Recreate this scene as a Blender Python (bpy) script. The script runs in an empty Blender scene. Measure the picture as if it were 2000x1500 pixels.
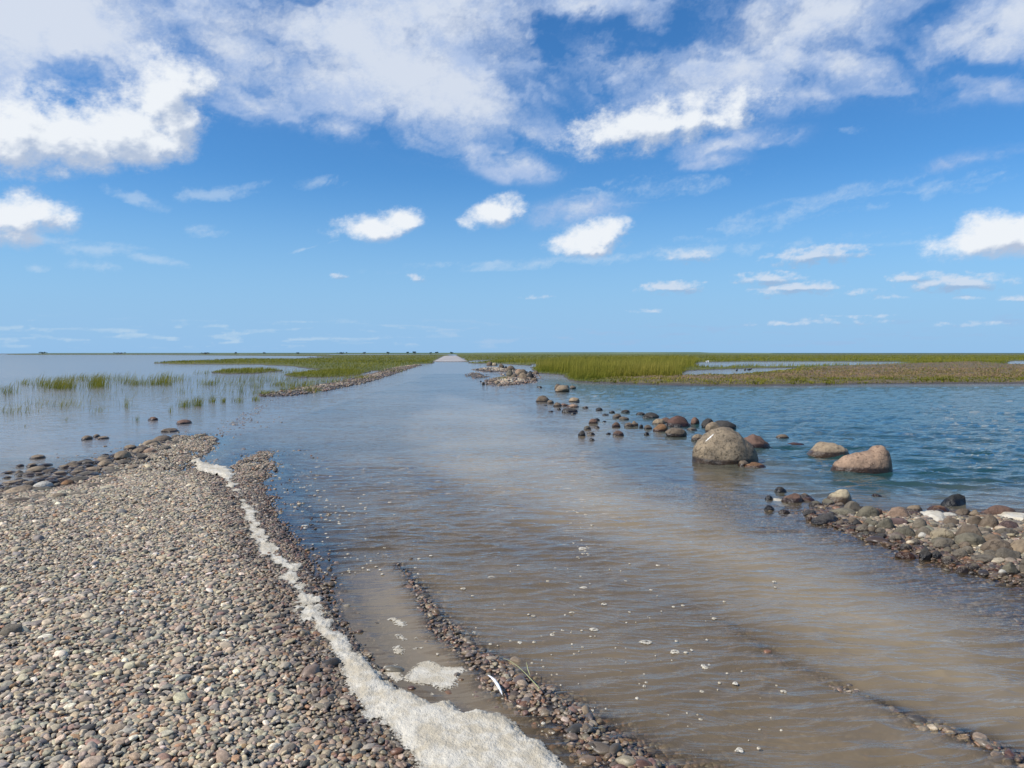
import bpy, bmesh, math, random
import numpy as np
from mathutils import Vector, Matrix, noise as mnoise
R = math.radians
S = bpy.context.scene
COL = S.collection
random.seed(7); RNG = np.random.default_rng(7)

# ------------------------------------------------------------------ camera
EYE = 1.6                      # eye height of a standing photographer (m)
FPX = 1480.0                   # focal length measured in 2000 px wide photo pixels
HORV = 690.5
PITCH = math.atan((750.0-HORV)/FPX)
cd = bpy.data.cameras.new('camera'); cam = bpy.data.objects.new('camera', cd); COL.objects.link(cam)
cd.lens = 36.0*FPX/2000.0; cd.sensor_width = 36.0; cd.clip_start = 0.05; cd.clip_end = 40000
cam.location = (0, 0, EYE); cam.rotation_euler = (R(90)-PITCH, 0, 0)
S.camera = cam

def direction(u, v):
    x = (u-1000.0)/FPX; z = -(v-750.0)/FPX
    c, s = math.cos(PITCH), math.sin(PITCH)
    d = Vector((x, c*1+s*z, -s*1+c*z)); return d
def G(u, v, z=0.0):
    "world point where the sight line through photo pixel (u, v) meets height z"
    d = direction(u, v); t = (EYE-z)/(-d.z)
    return Vector((d.x*t, d.y*t, z))
def GP(pts): return np.array([tuple(G(u, v))[:2] for u, v in pts])

# ------------------------------------------------------------------ sun, sky, exposure
SUN_DIR = Vector((-0.72, -0.26, 0.78)).normalized()      # towards the sun: from the left
sd = bpy.data.lights.new('sun', 'SUN'); sun = bpy.data.objects.new('sun', sd); COL.objects.link(sun)
sd.energy = 5.0; sd.angle = R(0.5); sd.color = (1.0, 0.955, 0.89)
sun.rotation_euler = SUN_DIR.to_track_quat('Z', 'Y').to_euler()
S.view_settings.view_transform = 'Standard'; S.view_settings.look = 'None'
S.view_settings.exposure = 0.0; S.view_settings.gamma = 1.0
S.cycles.max_bounces = 6; S.cycles.transparent_max_bounces = 12
S.cycles.caustics_reflective = False; S.cycles.caustics_refractive = False

class NT:
    "small helper to write node trees"
    def __init__(s, tree): s.t = tree; s.n = tree.nodes; s.l = tree.links
    def add(s, typ, props=None, **ins):
        nd = s.n.new(typ)
        for k, v in (props or {}).items(): setattr(nd, k, v)
        for k, v in ins.items(): s.put(nd, k, v)
        return nd
    def put(s, nd, k, v):
        if k.startswith('i') and k[1:].isdigit(): sock = nd.inputs[int(k[1:])]
        else: sock = nd.inputs[k.replace('_', ' ')]
        if isinstance(v, bpy.types.NodeSocket): s.l.new(v, sock)
        elif isinstance(v, bpy.types.Node): s.l.new(v.outputs[0], sock)
        else: sock.default_value = v
    def m(s, op, a, b=0.0, c=0.0, clamp=False):
        nd = s.add('ShaderNodeMath', {'operation': op, 'use_clamp': clamp}, i0=a, i1=b)
        if op in ('MULTIPLY_ADD', 'SMOOTH_MAX', 'SMOOTH_MIN', 'COMPARE', 'WRAP'): s.put(nd, 'i2', c)
        return nd.outputs[0]
    def vm(s, op, a, b=(0, 0, 0)):
        nd = s.add('ShaderNodeVectorMath', {'operation': op}, i0=a)
        if op == 'SCALE': s.put(nd, 'Scale', b)
        else: s.put(nd, 'i1', b)
        return nd.outputs[1] if op in ('LENGTH', 'DISTANCE', 'DOT_PRODUCT') else nd.outputs[0]
    def mix(s, f, a, b, typ='MIX'):
        nd = s.n.new('ShaderNodeMix'); nd.data_type = 'RGBA'; nd.blend_type = typ; nd.clamp_factor = True
        for i, v in ((0, f), (6, a), (7, b)):
            if isinstance(v, bpy.types.NodeSocket): s.l.new(v, nd.inputs[i])
            elif isinstance(v, bpy.types.Node): s.l.new(v.outputs[0], nd.inputs[i])
            else: nd.inputs[i].default_value = (*v, 1) if i and len(v) == 3 else v
        return nd.outputs[2]
    def noise(s, vec, scale, detail=4.0, rough=0.5, dist=0.0, col=False, lac=2.0):
        nd = s.add('ShaderNodeTexNoise', None, Vector=vec, Scale=scale, Detail=detail, Roughness=rough, Distortion=dist, Lacunarity=lac)
        return nd.outputs['Color'] if col else nd.outputs[0]
    def ramp(s, f, stops, interp='LINEAR'):
        nd = s.n.new('ShaderNodeValToRGB'); cr = nd.color_ramp; cr.interpolation = interp
        while len(cr.elements) < len(stops): cr.elements.new(0.5)
        for e, (p, c) in zip(cr.elements, stops):
            e.position = p; e.color = c if len(c) == 4 else (*c, 1)
        s.l.new(f, nd.inputs[0]); return nd.outputs[0]
    def rng(s, v, a, b, c=0.0, d=1.0, typ='SMOOTHSTEP'):
        nd = s.add('ShaderNodeMapRange', {'interpolation_type': typ, 'clamp': True} if typ == 'LINEAR' else {'interpolation_type': typ})
        s.put(nd, 'i0', v)
        for i, x in ((1, a), (2, b), (3, c), (4, d)): s.put(nd, 'i%d' % i, x)
        return nd.outputs[0]
    def scalev(s, v, k):
        return s.add('ShaderNodeMapping', {'vector_type': 'POINT'}, Vector=v, Scale=k).outputs[0]
    def attr(s, name, typ='GEOMETRY', out='Fac'):
        nd = s.n.new('ShaderNodeAttribute'); nd.attribute_name = name; nd.attribute_type = typ
        return nd.outputs[out]

# clouds: soft ellipses given by azimuth/elevation on the sky, torn up by fractal noise
PUFF = [ # u, v, ru, rv, tilt, strength      dense white cumulus
 (40,262,135,66,0,1.1),(150,262,120,62,0,1.1),(240,262,100,58,0,1.1),(15,215,55,45,0,.8),(330,190,78,80,0,1),
 (345,235,60,62,0,1),(300,275,75,42,0,1),(300,150,55,42,20,.7),(25,430,95,42,-8,1.0),(70,415,50,36,0,.9),(122,437,24,14,0,.5),(30,460,70,14,5,.6),
 (735,442,86,25,-6,1),(785,427,46,24,-8,1),(968,408,52,28,-14,1),(915,432,25,16,0,.5),
 (1145,474,74,30,-4,1),(1190,456,44,33,0,1),(1945,466,100,36,-6,1),(1935,450,60,34,0,1),(1995,460,60,40,0,1),
 (1290,244,190,46,-7,.95),(1200,252,90,46,0,.75),(1390,230,100,30,-8,.75),(1230,268,90,26,-8,.7)]
SHEET = [ # softer grey-white sheets
 (70,25,200,112,0,1.25),(0,30,160,100,0,1.2),(180,90,130,62,30,.9),(250,150,70,60,0,.7),(100,135,150,32,14,.35),(150,10,160,60,0,.9),
 (320,30,110,55,0,.6),(450,70,170,85,20,.85),(560,50,200,85,0,.85),(700,90,220,110,10,1.0),(790,150,200,95,20,1.1),
 (890,185,130,70,25,1.1),(950,215,100,42,20,.9),(850,30,220,90,0,.95),(985,60,110,80,0,.6),(650,160,170,62,20,.8),
 (500,135,130,48,20,.55),(1000,120,110,80,20,.45),(1010,315,80,34,10,.75),(920,290,90,30,10,.6),(820,272,95,26,10,.5),(665,248,60,22,0,.75),
 (485,200,95,32,5,.7),(1060,262,120,28,10,.6),(1130,15,160,36,0,.7),(1260,35,60,36,0,.5),(1040,100,70,50,0,.5),
 (1500,50,150,110,-30,.85),(1610,30,160,70,-10,.95),(1350,130,140,46,-10,.7),(1450,140,200,48,-5,.75),(1650,125,120,40,20,.75),(1540,110,110,50,-30,.8),
 (1700,60,60,50,0,.5),(1240,135,90,46,0,.65),(1180,95,110,34,0,.6),(1570,190,80,28,0,.6),(1900,65,120,38,-20,.8),
 (1985,30,100,66,0,.9),(1870,150,100,40,0,.4),(1950,170,50,18,20,.4),(1420,290,115,24,-5,.7),(1380,322,70,12,0,.5),(1130,412,90,26,-5,.68),
 (1900,310,100,12,-5,.4),(1000,340,60,16,5,.4)]
WISP = [ # thin veils, far flat cumuli, the short vapour trail
 (1780,375,180,17,-5,.5),(1530,420,190,22,-12,.5),(1240,370,170,22,-8,.5),(1350,368,40,12,-5,.6),(1420,352,80,14,-5,.4),(1660,253,30,8,5,.6),
 (1230,503,420,11,-3,.55),(930,517,150,7,-2,.55),(1690,482,190,6,-1,.55),(420,380,66,11,-10,.85),(490,366,34,8,-22,.65),(372,372,20,8,20,.5),(278,390,50,11,14,.8),(255,360,20,6,0,.5),
 (628,356,44,11,-5,.75),(398,451,32,11,-2,.85),(190,490,60,12,-3,.85),(245,482,60,5,3,.5),(182,521,42,10,5,.85),(300,506,50,8,10,.75),(65,522,17,7,-5,.8),
 (603,485,50,2.6,-15,.8),(50,465,90,8,0,.6)]
FLAT = [
 (1595,500,80,17,-2,.95),(1348,501,48,14,0,.7),(1315,562,56,13,0,.95),(1268,566,32,8,0,.55),(1500,545,62,13,0,.85),(1558,561,72,11,0,.95),(1515,571,45,10,0,.6),
 (1870,554,74,15,0,1),(1792,544,48,11,0,.65),(1672,571,50,7,0,.55),(1742,580,30,5,0,.45),(1900,580,34,5,0,.45),(1265,608,38,5,0,.45),(1050,580,38,5,0,.45),
 (820,542,18,9,0,.5),(1990,582,30,7,0,.5),(660,537,20,7,0,.5),(1680,614,80,3,1,.4),(1530,630,60,5,0,.5),(1900,632,60,6,0,.5),(1640,625,80,8,0,.4)]


# ------------------------------------------------------------------ numpy gradient noise
_perm = np.random.default_rng(11).permutation(256); _perm = np.concatenate([_perm, _perm, _perm])
_grad = np.random.default_rng(12).normal(size=(256, 3)); _grad /= np.linalg.norm(_grad, axis=1)[:, None]
def perlin(x, y, z=0.0):
    x = np.asarray(x, float); y = np.asarray(y, float); z = np.broadcast_to(np.asarray(z, float), x.shape)
    xi, yi, zi = np.floor(x).astype(int), np.floor(y).astype(int), np.floor(z).astype(int)
    xf, yf, zf = x-xi, y-yi, z-zi
    f = lambda t: t*t*t*(t*(t*6-15)+10)
    u, v, w = f(xf), f(yf), f(zf); out = 0
    for dx in (0, 1):
        for dy in (0, 1):
            for dz in (0, 1):
                h = _perm[_perm[_perm[(xi+dx) & 255]+((yi+dy) & 255)]+((zi+dz) & 255)]
                g = _grad[h]
                d = g[..., 0]*(xf-dx)+g[..., 1]*(yf-dy)+g[..., 2]*(zf-dz)
                out = out+d*(u if dx else 1-u)*(v if dy else 1-v)*(w if dz else 1-w)
    return out*1.5
def fbm(x, y, z=0.0, octaves=5, gain=0.55, lac=2.03):
    o = 0; a = 1; n = 0; f = 1.0
    for i in range(octaves):
        o = o+a*perlin(x*f+17.3*i, y*f-9.1*i, np.asarray(z)*f+4.7*i); n += a; a *= gain; f *= lac
    return o/n
def sstep(v, a, b):
    t = np.clip((v-a)/(b-a), 0, 1); return t*t*(3-2*t)
def mesh_grid(name, X, Y, Z, mask=None):
    "X, Y, Z: (rows, cols) arrays -> mesh of quads"
    r, c = X.shape; me = bpy.data.meshes.new(name)
    co = np.stack([X, Y, Z], -1).reshape(-1, 3).astype(np.float32)
    i = np.arange(r*c).reshape(r, c)
    q = np.stack([i[:-1, :-1], i[:-1, 1:], i[1:, 1:], i[1:, :-1]], -1).reshape(-1, 4)
    if mask is not None: q = q[mask[:-1, :-1].reshape(-1)]
    me.vertices.add(len(co)); me.vertices.foreach_set('co', co.ravel())
    me.loops.add(q.size); me.loops.foreach_set('vertex_index', q.ravel().astype(np.int32))
    me.polygons.add(len(q)); me.polygons.foreach_set('loop_start', np.arange(0, q.size, 4, dtype=np.int32))
    me.polygons.foreach_set('use_smooth', np.ones(len(q), bool))
    me.update(calc_edges=True); return me
def set_attr(me, name, arr, typ='FLOAT', domain='POINT'):
    at = me.attributes.new(name, typ, domain)
    at.data.foreach_set({'FLOAT': 'value', 'FLOAT_VECTOR': 'vector', 'FLOAT_COLOR': 'color', 'INT': 'value'}[typ], np.ascontiguousarray(arr, dtype=np.int32 if typ == 'INT' else np.float32).ravel())

SKYV = 0.12
def sky_base(t, D, el):
    "clear sky: the Sky Texture, with the pale blue air low over the horizon"
    sky = t.add('ShaderNodeTexSky', {'sky_type': 'NISHITA', 'sun_disc': False}, Vector=D)
    sky.sun_elevation = math.asin(SUN_DIR.z); sky.sun_rotation = math.atan2(SUN_DIR.x, SUN_DIR.y)
    sky.altitude = 0; sky.air_density = 1.0; sky.dust_density = 0.5; sky.ozone_density = 2.5
    base = t.add('ShaderNodeHueSaturation', None, Hue=0.494, Saturation=1.20, Value=SKYV, Color=sky.outputs[0]).outputs[0]
    base = t.mix(1.0, base, (0.56, 0.86, 1.15), 'MULTIPLY')
    return t.mix(t.m('MULTIPLY', t.rng(el, 0.24, 0.0), 0.92), base, (0.300, 0.530, 0.830))

def build_world():
    w = bpy.data.worlds.new('World'); S.world = w; w.use_nodes = True
    t = NT(w.node_tree); t.n.clear()
    D = t.n.new('ShaderNodeTexCoord').outputs['Generated']
    z = t.add('ShaderNodeSeparateXYZ', None, Vector=D).outputs[2]; el = t.m('ARCSINE', z)
    c = sky_base(t, D, el)
    n_o = t.noise(t.scalev(D, (1, 1, 2.2)), 2.2, 4, 0.58, 0.3)      # broken cloud over the rest of the sky
    O = t.m('MULTIPLY', t.rng(n_o, 0.53, 0.66), t.rng(el, 0.06, 0.2))
    c = t.mix(t.m('MULTIPLY', O, 0.9), c, (0.58, 0.66, 0.79))
    bg = t.add('ShaderNodeBackground', None, Color=c, Strength=1.0)
    out = t.n.new('ShaderNodeOutputWorld'); t.l.new(bg.outputs[0], out.inputs[0])
    w.cycles.sampling_method = 'MANUAL'; w.cycles.sample_map_resolution = 512
build_world()

def build_sky_dome():
    RAD = 14000.0
    az = np.radians(np.arange(-48, 48.01, 0.1)); el = np.radians(np.concatenate([[-1.0, -0.3], np.arange(0, 36.01, 0.1)]))
    A, E = np.meshgrid(az, el)
    me = mesh_grid('sky', RAD*np.sin(A)*np.cos(E), RAD*np.cos(A)*np.cos(E), RAD*np.sin(E)+EYE)
    # fractal warp of the sky angles
    wx = fbm(A*9, E*14, 1.3, 7, 0.6); wy = fbm(A*9, E*14, 8.1, 7, 0.6)
    k = 1.45/FPX
    def field(blobs, a0, e0, sm, k=1.45/FPX):
        acc = np.zeros_like(a0)
        for (u, v, ru, rv, tilt, st) in blobs:
            d = direction(u, v).normalized(); a, e = math.atan2(d.x, d.y), math.asin(d.z)
            c_, s_ = math.cos(R(tilt)), math.sin(R(tilt)); da = a0-a; de = e0-e
            val = st*(1-np.hypot((da*c_-de*s_)/(ru*k), (da*s_+de*c_)/(rv*k)))
            h = np.maximum(sm-np.abs(acc-val), 0)/sm
            acc = np.maximum(acc, val)+h*h*h*sm/6
        return acc
    P = (A+wx*0.026, E+wy*0.018)
    cauli = lambda a, e: fbm(a*26, e*36, 3.0, 7, 0.62)
    KP = 1.30/FPX; bp = field(PUFF, *P, 0.15, KP); nf = cauli(A, E)
    puff = bp+nf*0.74*sstep(bp, 0, 0.25)
    o = (-0.016, 0.020)
    rel = 1.3*(bp-field(PUFF, P[0]+o[0], P[1]+o[1], 0.15, KP))+0.9*(nf-cauli(A-0.010, E+0.012))
    bs = field(SHEET, *P, 0.2); ns = fbm(A*9+wx*1.2, E*17+wy*1.2, 5.0, 8, 0.55)
    sheet = bs+ns*1.05*sstep(bs, 0, 0.2); core = bs+nf*0.7
    P2 = (A+wx*0.016, E+wy*0.006)
    ca, sa = math.cos(R(9)), math.sin(R(9)); ar, er = A*ca+E*sa, -A*sa+E*ca
    bw = field(WISP, *P2, 0.05); nw = fbm(ar*18+wx*2, er*60+wy*2, 2.0, 7, 0.60); wisp = bw+nw*1.2*sstep(bw, 0, 0.15)
    bf = field(FLAT, *P2, 0.05); nf2 = fbm(A*50, E*120, 6.0, 6, 0.6); flat = bf+nf2*1.0*sstep(bf, 0, 0.2)
    relf = 1.3*(bf-field(FLAT, P2[0]-0.002, P2[1]+0.0045, 0.05))+0.3*nf2
    nl = fbm(A*16+wx, E*130, 9.0, 7, 0.62)
    low = nl*sstep(E, 0.002, 0.012)*sstep(E, 0.052+0.01*wx, 0.030+0.01*wx)
    for n_, a_ in (('puff', puff), ('relief', rel), ('sheet', sheet), ('core', core), ('wisp', wisp), ('flat', flat), ('flatrelief', relf), ('low', low)):
        set_attr(me, n_, a_)
    ob = bpy.data.objects.new('sky', me); COL.objects.link(ob); ob['kind'] = 'structure'
    m = bpy.data.materials.new('sky'); m.use_nodes = True; m.cycles.emission_sampling = 'NONE'
    t = NT(m.node_tree); t.n.clear()
    D = t.vm('NORMALIZE', t.vm('SUBTRACT', t.add('ShaderNodeNewGeometry').outputs['Position'], (0, 0, EYE)))
    x, y, z = t.add('ShaderNodeSeparateXYZ', None, Vector=D).outputs
    el_ = t.m('ARCSINE', z)
    fine = t.m('MULTIPLY', t.m('SUBTRACT', t.noise(t.scalev(D, (1, 1, 1.5)), 260.0, 3, 0.6), 0.5), 1.0)
    f = lambda name, k_=0.4: t.m('MULTIPLY_ADD', fine, k_, t.attr(name))
    c = sky_base(t, D, el_)
    Lc = t.m('MULTIPLY', t.rng(f('low', .1), 0.0, 0.34), 0.62)
    c = t.mix(Lc, c, t.mix(t.rng(x, -0.35, 0.2), (0.52, 0.68, 0.83), (0.33, 0.51, 0.77)))
    c = t.mix(t.m('MULTIPLY', t.rng(f('flat', .4), 0.10, 0.80), 0.85), c, t.mix(t.rng(f('flatrelief', .25), -0.22, 0.16), (0.33, 0.48, 0.70), (0.66, 0.74, 0.86)))
    c = t.mix(t.m('MULTIPLY', t.rng(f('wisp', .3), 0.05, 1.0), 0.42), c, (0.62, 0.74, 0.88))
    Bc = t.m('MULTIPLY', t.rng(f('sheet', .12), -0.02, 0.88), 0.96)
    c = t.mix(Bc, c, t.mix(t.rng(f('core', .3), 0.25, 0.95), (0.44, 0.56, 0.80), (0.68, 0.745, 0.86)))
    c = t.mix(t.rng(f('puff', .25), 0.05, 0.72), c, t.mix(t.rng(f('relief', .2), -0.42, 0.34), (0.46, 0.55, 0.71), (0.86, 0.90, 0.95)))
    em = t.add('ShaderNodeEmission', None, Color=c); out = t.n.new('ShaderNodeOutputMaterial'); t.l.new(em.outputs[0], out.inputs[0])
    me.materials.append(m)
build_sky_dome()

# ------------------------------------------------------------------ lie of the land (all on the ground plane, metres; water level z = 0)
def dens(poly, n=14):
    return poly
def sdf(x, y, poly):
    "signed distance to a polygon, positive inside"
    d = np.full(x.shape, 1e18); ins = np.zeros(x.shape, bool); n = len(poly)
    for i in range(n):
        ax, ay = poly[i]; bx, by = poly[(i+1) % n]; ex, ey = bx-ax, by-ay
        wx, wy = x-ax, y-ay
        t = np.clip((wx*ex+wy*ey)/(ex*ex+ey*ey+1e-12), 0, 1)
        d = np.minimum(d, (wx-ex*t)**2+(wy-ey*t)**2)
        c = (ay > y) != (by > y)
        with np.errstate(divide='ignore', invalid='ignore'):
            ins ^= c & (x < ax+(y-ay)/(by-ay if by != ay else 1e-9)*(bx-ax))
    d = np.sqrt(d); return np.where(ins, d, -d)
def ldist(x, y, pts):
    "distance to an open polyline, and position along it 0..1"
    d = np.full(x.shape, 1e18); s = np.zeros(x.shape); n = len(pts)-1
    for i in range(n):
        ax, ay = pts[i]; bx, by = pts[i+1]; ex, ey = bx-ax, by-ay
        t = np.clip(((x-ax)*ex+(y-ay)*ey)/(ex*ex+ey*ey+1e-12), 0, 1)
        q = (x-ax-ex*t)**2+(y-ay-ey*t)**2; m = q < d
        d = np.where(m, q, d); s = np.where(m, (i+t)/n, s)
    return np.sqrt(d), s

BEACH = GP([(-1500,1100),(-600,1015),(-200,985),(0,966),(60,958),(110,952),(170,930),(215,908),(260,884),(300,866),(345,853),(395,849),(428,856),
            (420,868),(395,884),(376,902),(392,918),(436,930),(452,922),(472,905),(500,890),(516,884),(518,905),(513,950),(524,985),(545,1025),(572,1068),(600,1110),(628,1150),
            (648,1195),(668,1240),(700,1285),(735,1335),(790,1400),(850,1450),(910,1500),(1000,1600),(1150,1900),(1300,2600),(-3500,2600),(-3500,1500)])
RIDGE1 = GP([(770,1105),(790,1130),(820,1168),(858,1215),(905,1265),(975,1320),(1060,1380),(1130,1430),(1230,1500),(1330,1570),(1500,1700)])
RIDGE2 = GP([(1395,1215),(1480,1262),(1560,1305),(1650,1350),(1730,1390),(1850,1435),(1960,1475),(2100,1530),(2400,1640)])
RIDGE0 = GP([(515,885),(560,940),(600,1010),(630,1080),(660,1150)])
RBANK = GP([(1580,1002),(1600,992),(1640,988),(1700,1000),(1760,1004),(1820,1008),(1880,1004),(1990,1005),(2150,1012),(2600,1040),(3200,1130),(3200,1500),(2400,1260),(2200,1205),(2080,1172),
            (2000,1152),(1930,1130),(1850,1105),(1780,1082),(1700,1058),(1640,1038),(1600,1020)])
LAGOON = GP([(1040,756),(1110,790),(1200,835),(1290,870),(1370,905),(1450,945),(1530,975),(1600,985),(1700,990),(1880,990),(2200,990),(3500,1010),(5000,960),(5000,752),(2500,750),(1500,756),(1150,750),(1080,742)])
CLEAR = GP([(1180,860),(1300,888),(1440,955),(1560,1030),(1700,1085),(1850,1130),(2000,1178),(2300,1250),(2300,1420),(2000,1270),(1800,1180),(1600,1095),(1420,1015),(1280,935),(1150,880)])
PLUME = GP([(860,770),(1000,795),(1090,850),(1170,925),(1350,985),(1550,1060),(1800,1180),(2100,1330),(2400,1560),(2050,1440),(1780,1350),(1500,1215),(1300,1110),(1080,1020),(880,930),(780,850)])
POND = GP([(640,1120),(760,1100),(800,1170),(860,1260),(960,1350),(1010,1400),(900,1420),(760,1330),(690,1240)])
LBANK = GP([(520,774),(560,764),(600,757),(650,750),(700,739),(740,728),(790,717),(815,714),(790,722),(760,731),(725,742),(690,751),(650,759),(600,767),(560,773)])
FAR_ROAD = GP([(846,706.5),(914,706.5),(893,695.2),(868,695.2)])
ML = [GP(p) for p in (
 [(313,709.5),(345,711.5),(430,712),(520,712),(580,716),(600,720),(640,722),(690,725.5),(735,724.5),(770,719),(810,715),(845,707.5),(868,697),(870,692.3),(640,693.4),(640,699.5),(560,701.5),(480,700.5),(430,703.5),(365,706)],
 [(415,728.5),(430,725),(480,723),(530,722),(560,725),(500,730),(440,731)],
 [(555,733),(600,727),(660,724),(720,727),(700,733),(640,738),(580,738)])]
FARFLAT = GP([(20,693.0),(300,693.4),(640,695.5),(640,692.3),(20,692.0)])
MR = [GP(p) for p in (
 [(893,695),(914,706),(925,710),(950,710.5),(985,711),(1010,713),(1036,714.5),(1048,709),(1062,709),(1052,716),(1041,722),(1045,729),(1075,731),(1108,734),(1108,742),(1125,746),
  (1200,749),(1300,752),(1400,753),(1550,752.5),(1700,750),(1850,749),(2000,749),(2600,752),(4500,760),(9000,700),(9000,692),(893,692)],)]
CH = [GP(p) for p in (
 [(1328,736.5),(1340,724.5),(1400,722),(1480,719.5),(1560,718.5),(1520,727),(1440,734.5),(1390,737)],
 [(1358,715.5),(1366,708),(1450,706.5),(1600,706.2),(1750,706.8),(1790,709),(1700,713.5),(1600,715.5),(1500,717),(1440,716),(1400,718.5)],
 [(1962,714),(1975,705.0),(2100,704),(2800,704),(2800,716),(2100,715)],
 [(906,706.5),(925,704),(960,703.5),(955,706),(930,709)])]
BROWN = GP([(1150,751),(1165,744),(1330,740),(1345,731),(1440,729),(1520,722.5),(1750,713),(1900,708),(1960,711),(2100,713),(4500,716),(9000,760),(2600,756),(2000,752),(1400,756)])
BARS = [GP([(958,750),(962,742),(975,738),(1010,739),(1035,743),(1033,748),(1000,752),(975,754)]), GP([(928,722),(945,719),(980,719),(1000,723),(985,727),(950,727)]),
        GP([(914,734),(925,728),(940,730),(950,737),(930,739)]), GP([(985,731),(1000,720),(1040,730),(1050,742),(1020,742)])]

def land(x, y):
    "height of the ground, and what covers it"
    r = np.hypot(x, y)
    n1 = fbm(x*0.9, y*0.9, 0.5, 4); n2 = fbm(x*3.3, y*3.3, 2.5, 4); nb = fbm(x*0.12, y*0.12, 3.3, 5)
    wob = n1*0.10+n2*0.05
    far = np.clip(r/40, 0.15, 6)
    # sea bed: the drowned gravel road is shallow, the lagoon to the right is deep
    sl = sdf(x, y, LAGOON)
    bed = -0.060+0.020*n1+0.012*n2
    bed = bed-0.6*sstep(sl, -0.8, 3.5)
    left = sstep(-(x-(-0.5-0.02*y)), 2.0, 7.0)*sstep(y, 9, 14)
    bed = bed*(1-left)+(-0.16+0.05*nb)*left
    bed = np.where(r > 1200, bed-1.0, bed)
    sc = sdf(x, y, CLEAR); sp = sdf(x, y, POND)
    clear = np.maximum(sstep(sc+0.5*n1, -0.6, 0.5), 0)
    h = bed
    # gravel beach
    sb = sdf(x, y, BEACH)+wob*np.clip(y/6, 0.5, 2)
    hb = np.where(sb > 0, 0.010+0.13*(1-np.exp(-sb/1.3))+0.020*n2*sstep(sb, 0, 0.4), 0.06*np.clip(sb, -1, 0))
    low = sstep(y, 7.5, 11.0); hb = np.where(sb > 0, hb*(1-0.80*low)+0.022*n2*low*2, hb)
    k = 1-sstep(-sb, 0.0, 0.9); h = np.where(sb > 0, hb, np.maximum(h, hb)*k+h*(1-k))
    h = np.where(sp > 0, np.minimum(h, -0.02), h)
    # long low ridges of pebbles standing out of the road
    for pts, wd, top in ((RIDGE1, 0.11, 0.012), (RIDGE2, 0.06, 0.022), (RIDGE0, 0.10, 0.000)):
        d, s = ldist(x+0.14*fbm(x*2.2, y*1.5, 7.0, 4), y, pts)
        w_ = wd*(0.35+1.3*s) if pts is not RIDGE0 else wd
        tp = top*(0.15+1.0*sstep(s, 0, 0.6)) if pts is not RIDGE2 else -0.030+0.042*sstep(s, 0.1, 0.9)
        h = np.maximum(h, (tp+0.055+0.006*n1)*np.exp(-(d/(w_*1.6))**2)-0.055+0.015*n2)
    srb = sdf(x, y, RBANK)+wob*0.7
    hr = np.where(srb > 0, 0.012+0.10*(1-np.exp(-srb/1.1))+0.02*n2*sstep(srb, 0, .4), 0.10*np.clip(srb, -2, 0)); h = np.maximum(h, hr)
    slb = sdf(x, y, LBANK)+wob*3
    h = np.maximum(h, np.where(slb > -0.3, 0.01+0.10*(1-np.exp(-np.clip(slb, 0, 9)/1.0))+0.03*n1, 0.15*np.clip(slb, -2, 0)))
    for b in BARS:
        s_ = sdf(x, y, b)+wob*3; h = np.maximum(h, np.where(s_ > 0, 0.02+0.12*(1-np.exp(-s_/1.0)), 0.08*np.clip(s_, -4, 0)))
    marsh = np.full(x.shape, -1e9); wm = nb*3.5*np.clip(r/90, .35, 3)+n1*0.6
    for p in ML+[FARFLAT]: marsh = np.maximum(marsh, sdf(x, y, p)+wm*np.clip(r/90, 0.5, 4)*0.6)
    mr = np.full(x.shape, -1e9)
    for p in MR: mr = np.maximum(mr, sdf(x, y, p)+wm*0.45)
    for c in CH: mr = np.minimum(mr, -sdf(x, y, c)+wm*0.35)
    mright = mr
    marsh = np.maximum(marsh, mr)
    sf = sdf(x, y, FAR_ROAD); marsh = np.minimum(marsh, -sf)
    br = sdf(x, y, BROWN); hm = 0.08+0.07*sstep(marsh, 0, 2.5)+0.03*nb+0.02*n1
    hm = hm+(0.09*sstep(marsh, 0, 0.7)+0.04*n1)*sstep(br, -1, 2)
    h = np.where(marsh > 0, hm, np.maximum(h, np.clip(marsh*0.3, -3, 0)) if False else h)
    h = np.where(sf > 0, 0.05+0.10*sstep(sf, 0, 1.2), h)
    hh = np.where(r > 2600, np.maximum(h, np.where(x > -2600+0*x, 0.6, h)), h)
    return dict(h=np.where(r > 2600, 0.8, h), marsh=marsh, brown=br, sb=sb, srb=srb, clear=clear, lag=sl, left=left, pond=sp, sf=sf, slb=slb, mright=mright)

# ground and water share one fan of points, dense near the viewer and reaching the horizon
vv = np.concatenate([[3200, 2600, 2100], np.geomspace(1700, 830, 60)[:-1], np.arange(830, 62, -1.35), np.geomspace(61, 0.26, 260)])
Yr = EYE*FPX/vv
tx = np.concatenate([[-9, -5, -3, -2.2, -1.7, -1.35, -1.15, -1.0], np.linspace(-0.9, 0.9, 900), [1.0, 1.15, 1.35, 1.7, 2.2, 3, 5, 9]])
TX, YY = np.meshgrid(tx, Yr); XX = TX*np.maximum(YY, 2.0)
behind = [-3000.0, -300.0, -30.0, -6.0, -1.0]
XX = np.concatenate([np.repeat([tx*60], 5, 0)*np.array([50, 6, 1.0, 0.3, 0.1])[:, None], XX]); YY = np.concatenate([np.repeat(np.array(behind)[:, None], len(tx), 1), YY])
L = land(XX, YY)
ground_me = mesh_grid('ground', XX, YY, L['h'])
set_attr(ground_me, 'marsh', L['marsh']); set_attr(ground_me, 'brown', L['brown']); set_attr(ground_me, 'dryroad', L['sf'])
ground = bpy.data.objects.new('ground', ground_me); COL.objects.link(ground); ground['kind'] = 'structure'
RR = np.hypot(XX, YY)
wmask = (L['h'] < 0.10) & (RR < 11500)
wmask = wmask & np.roll(wmask, -1, 0) | wmask

n_d = fbm(XX*0.35, YY*0.35, 7.7, 4); n_big = fbm(XX*0.10, YY*0.22, 5.2, 4)
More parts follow.
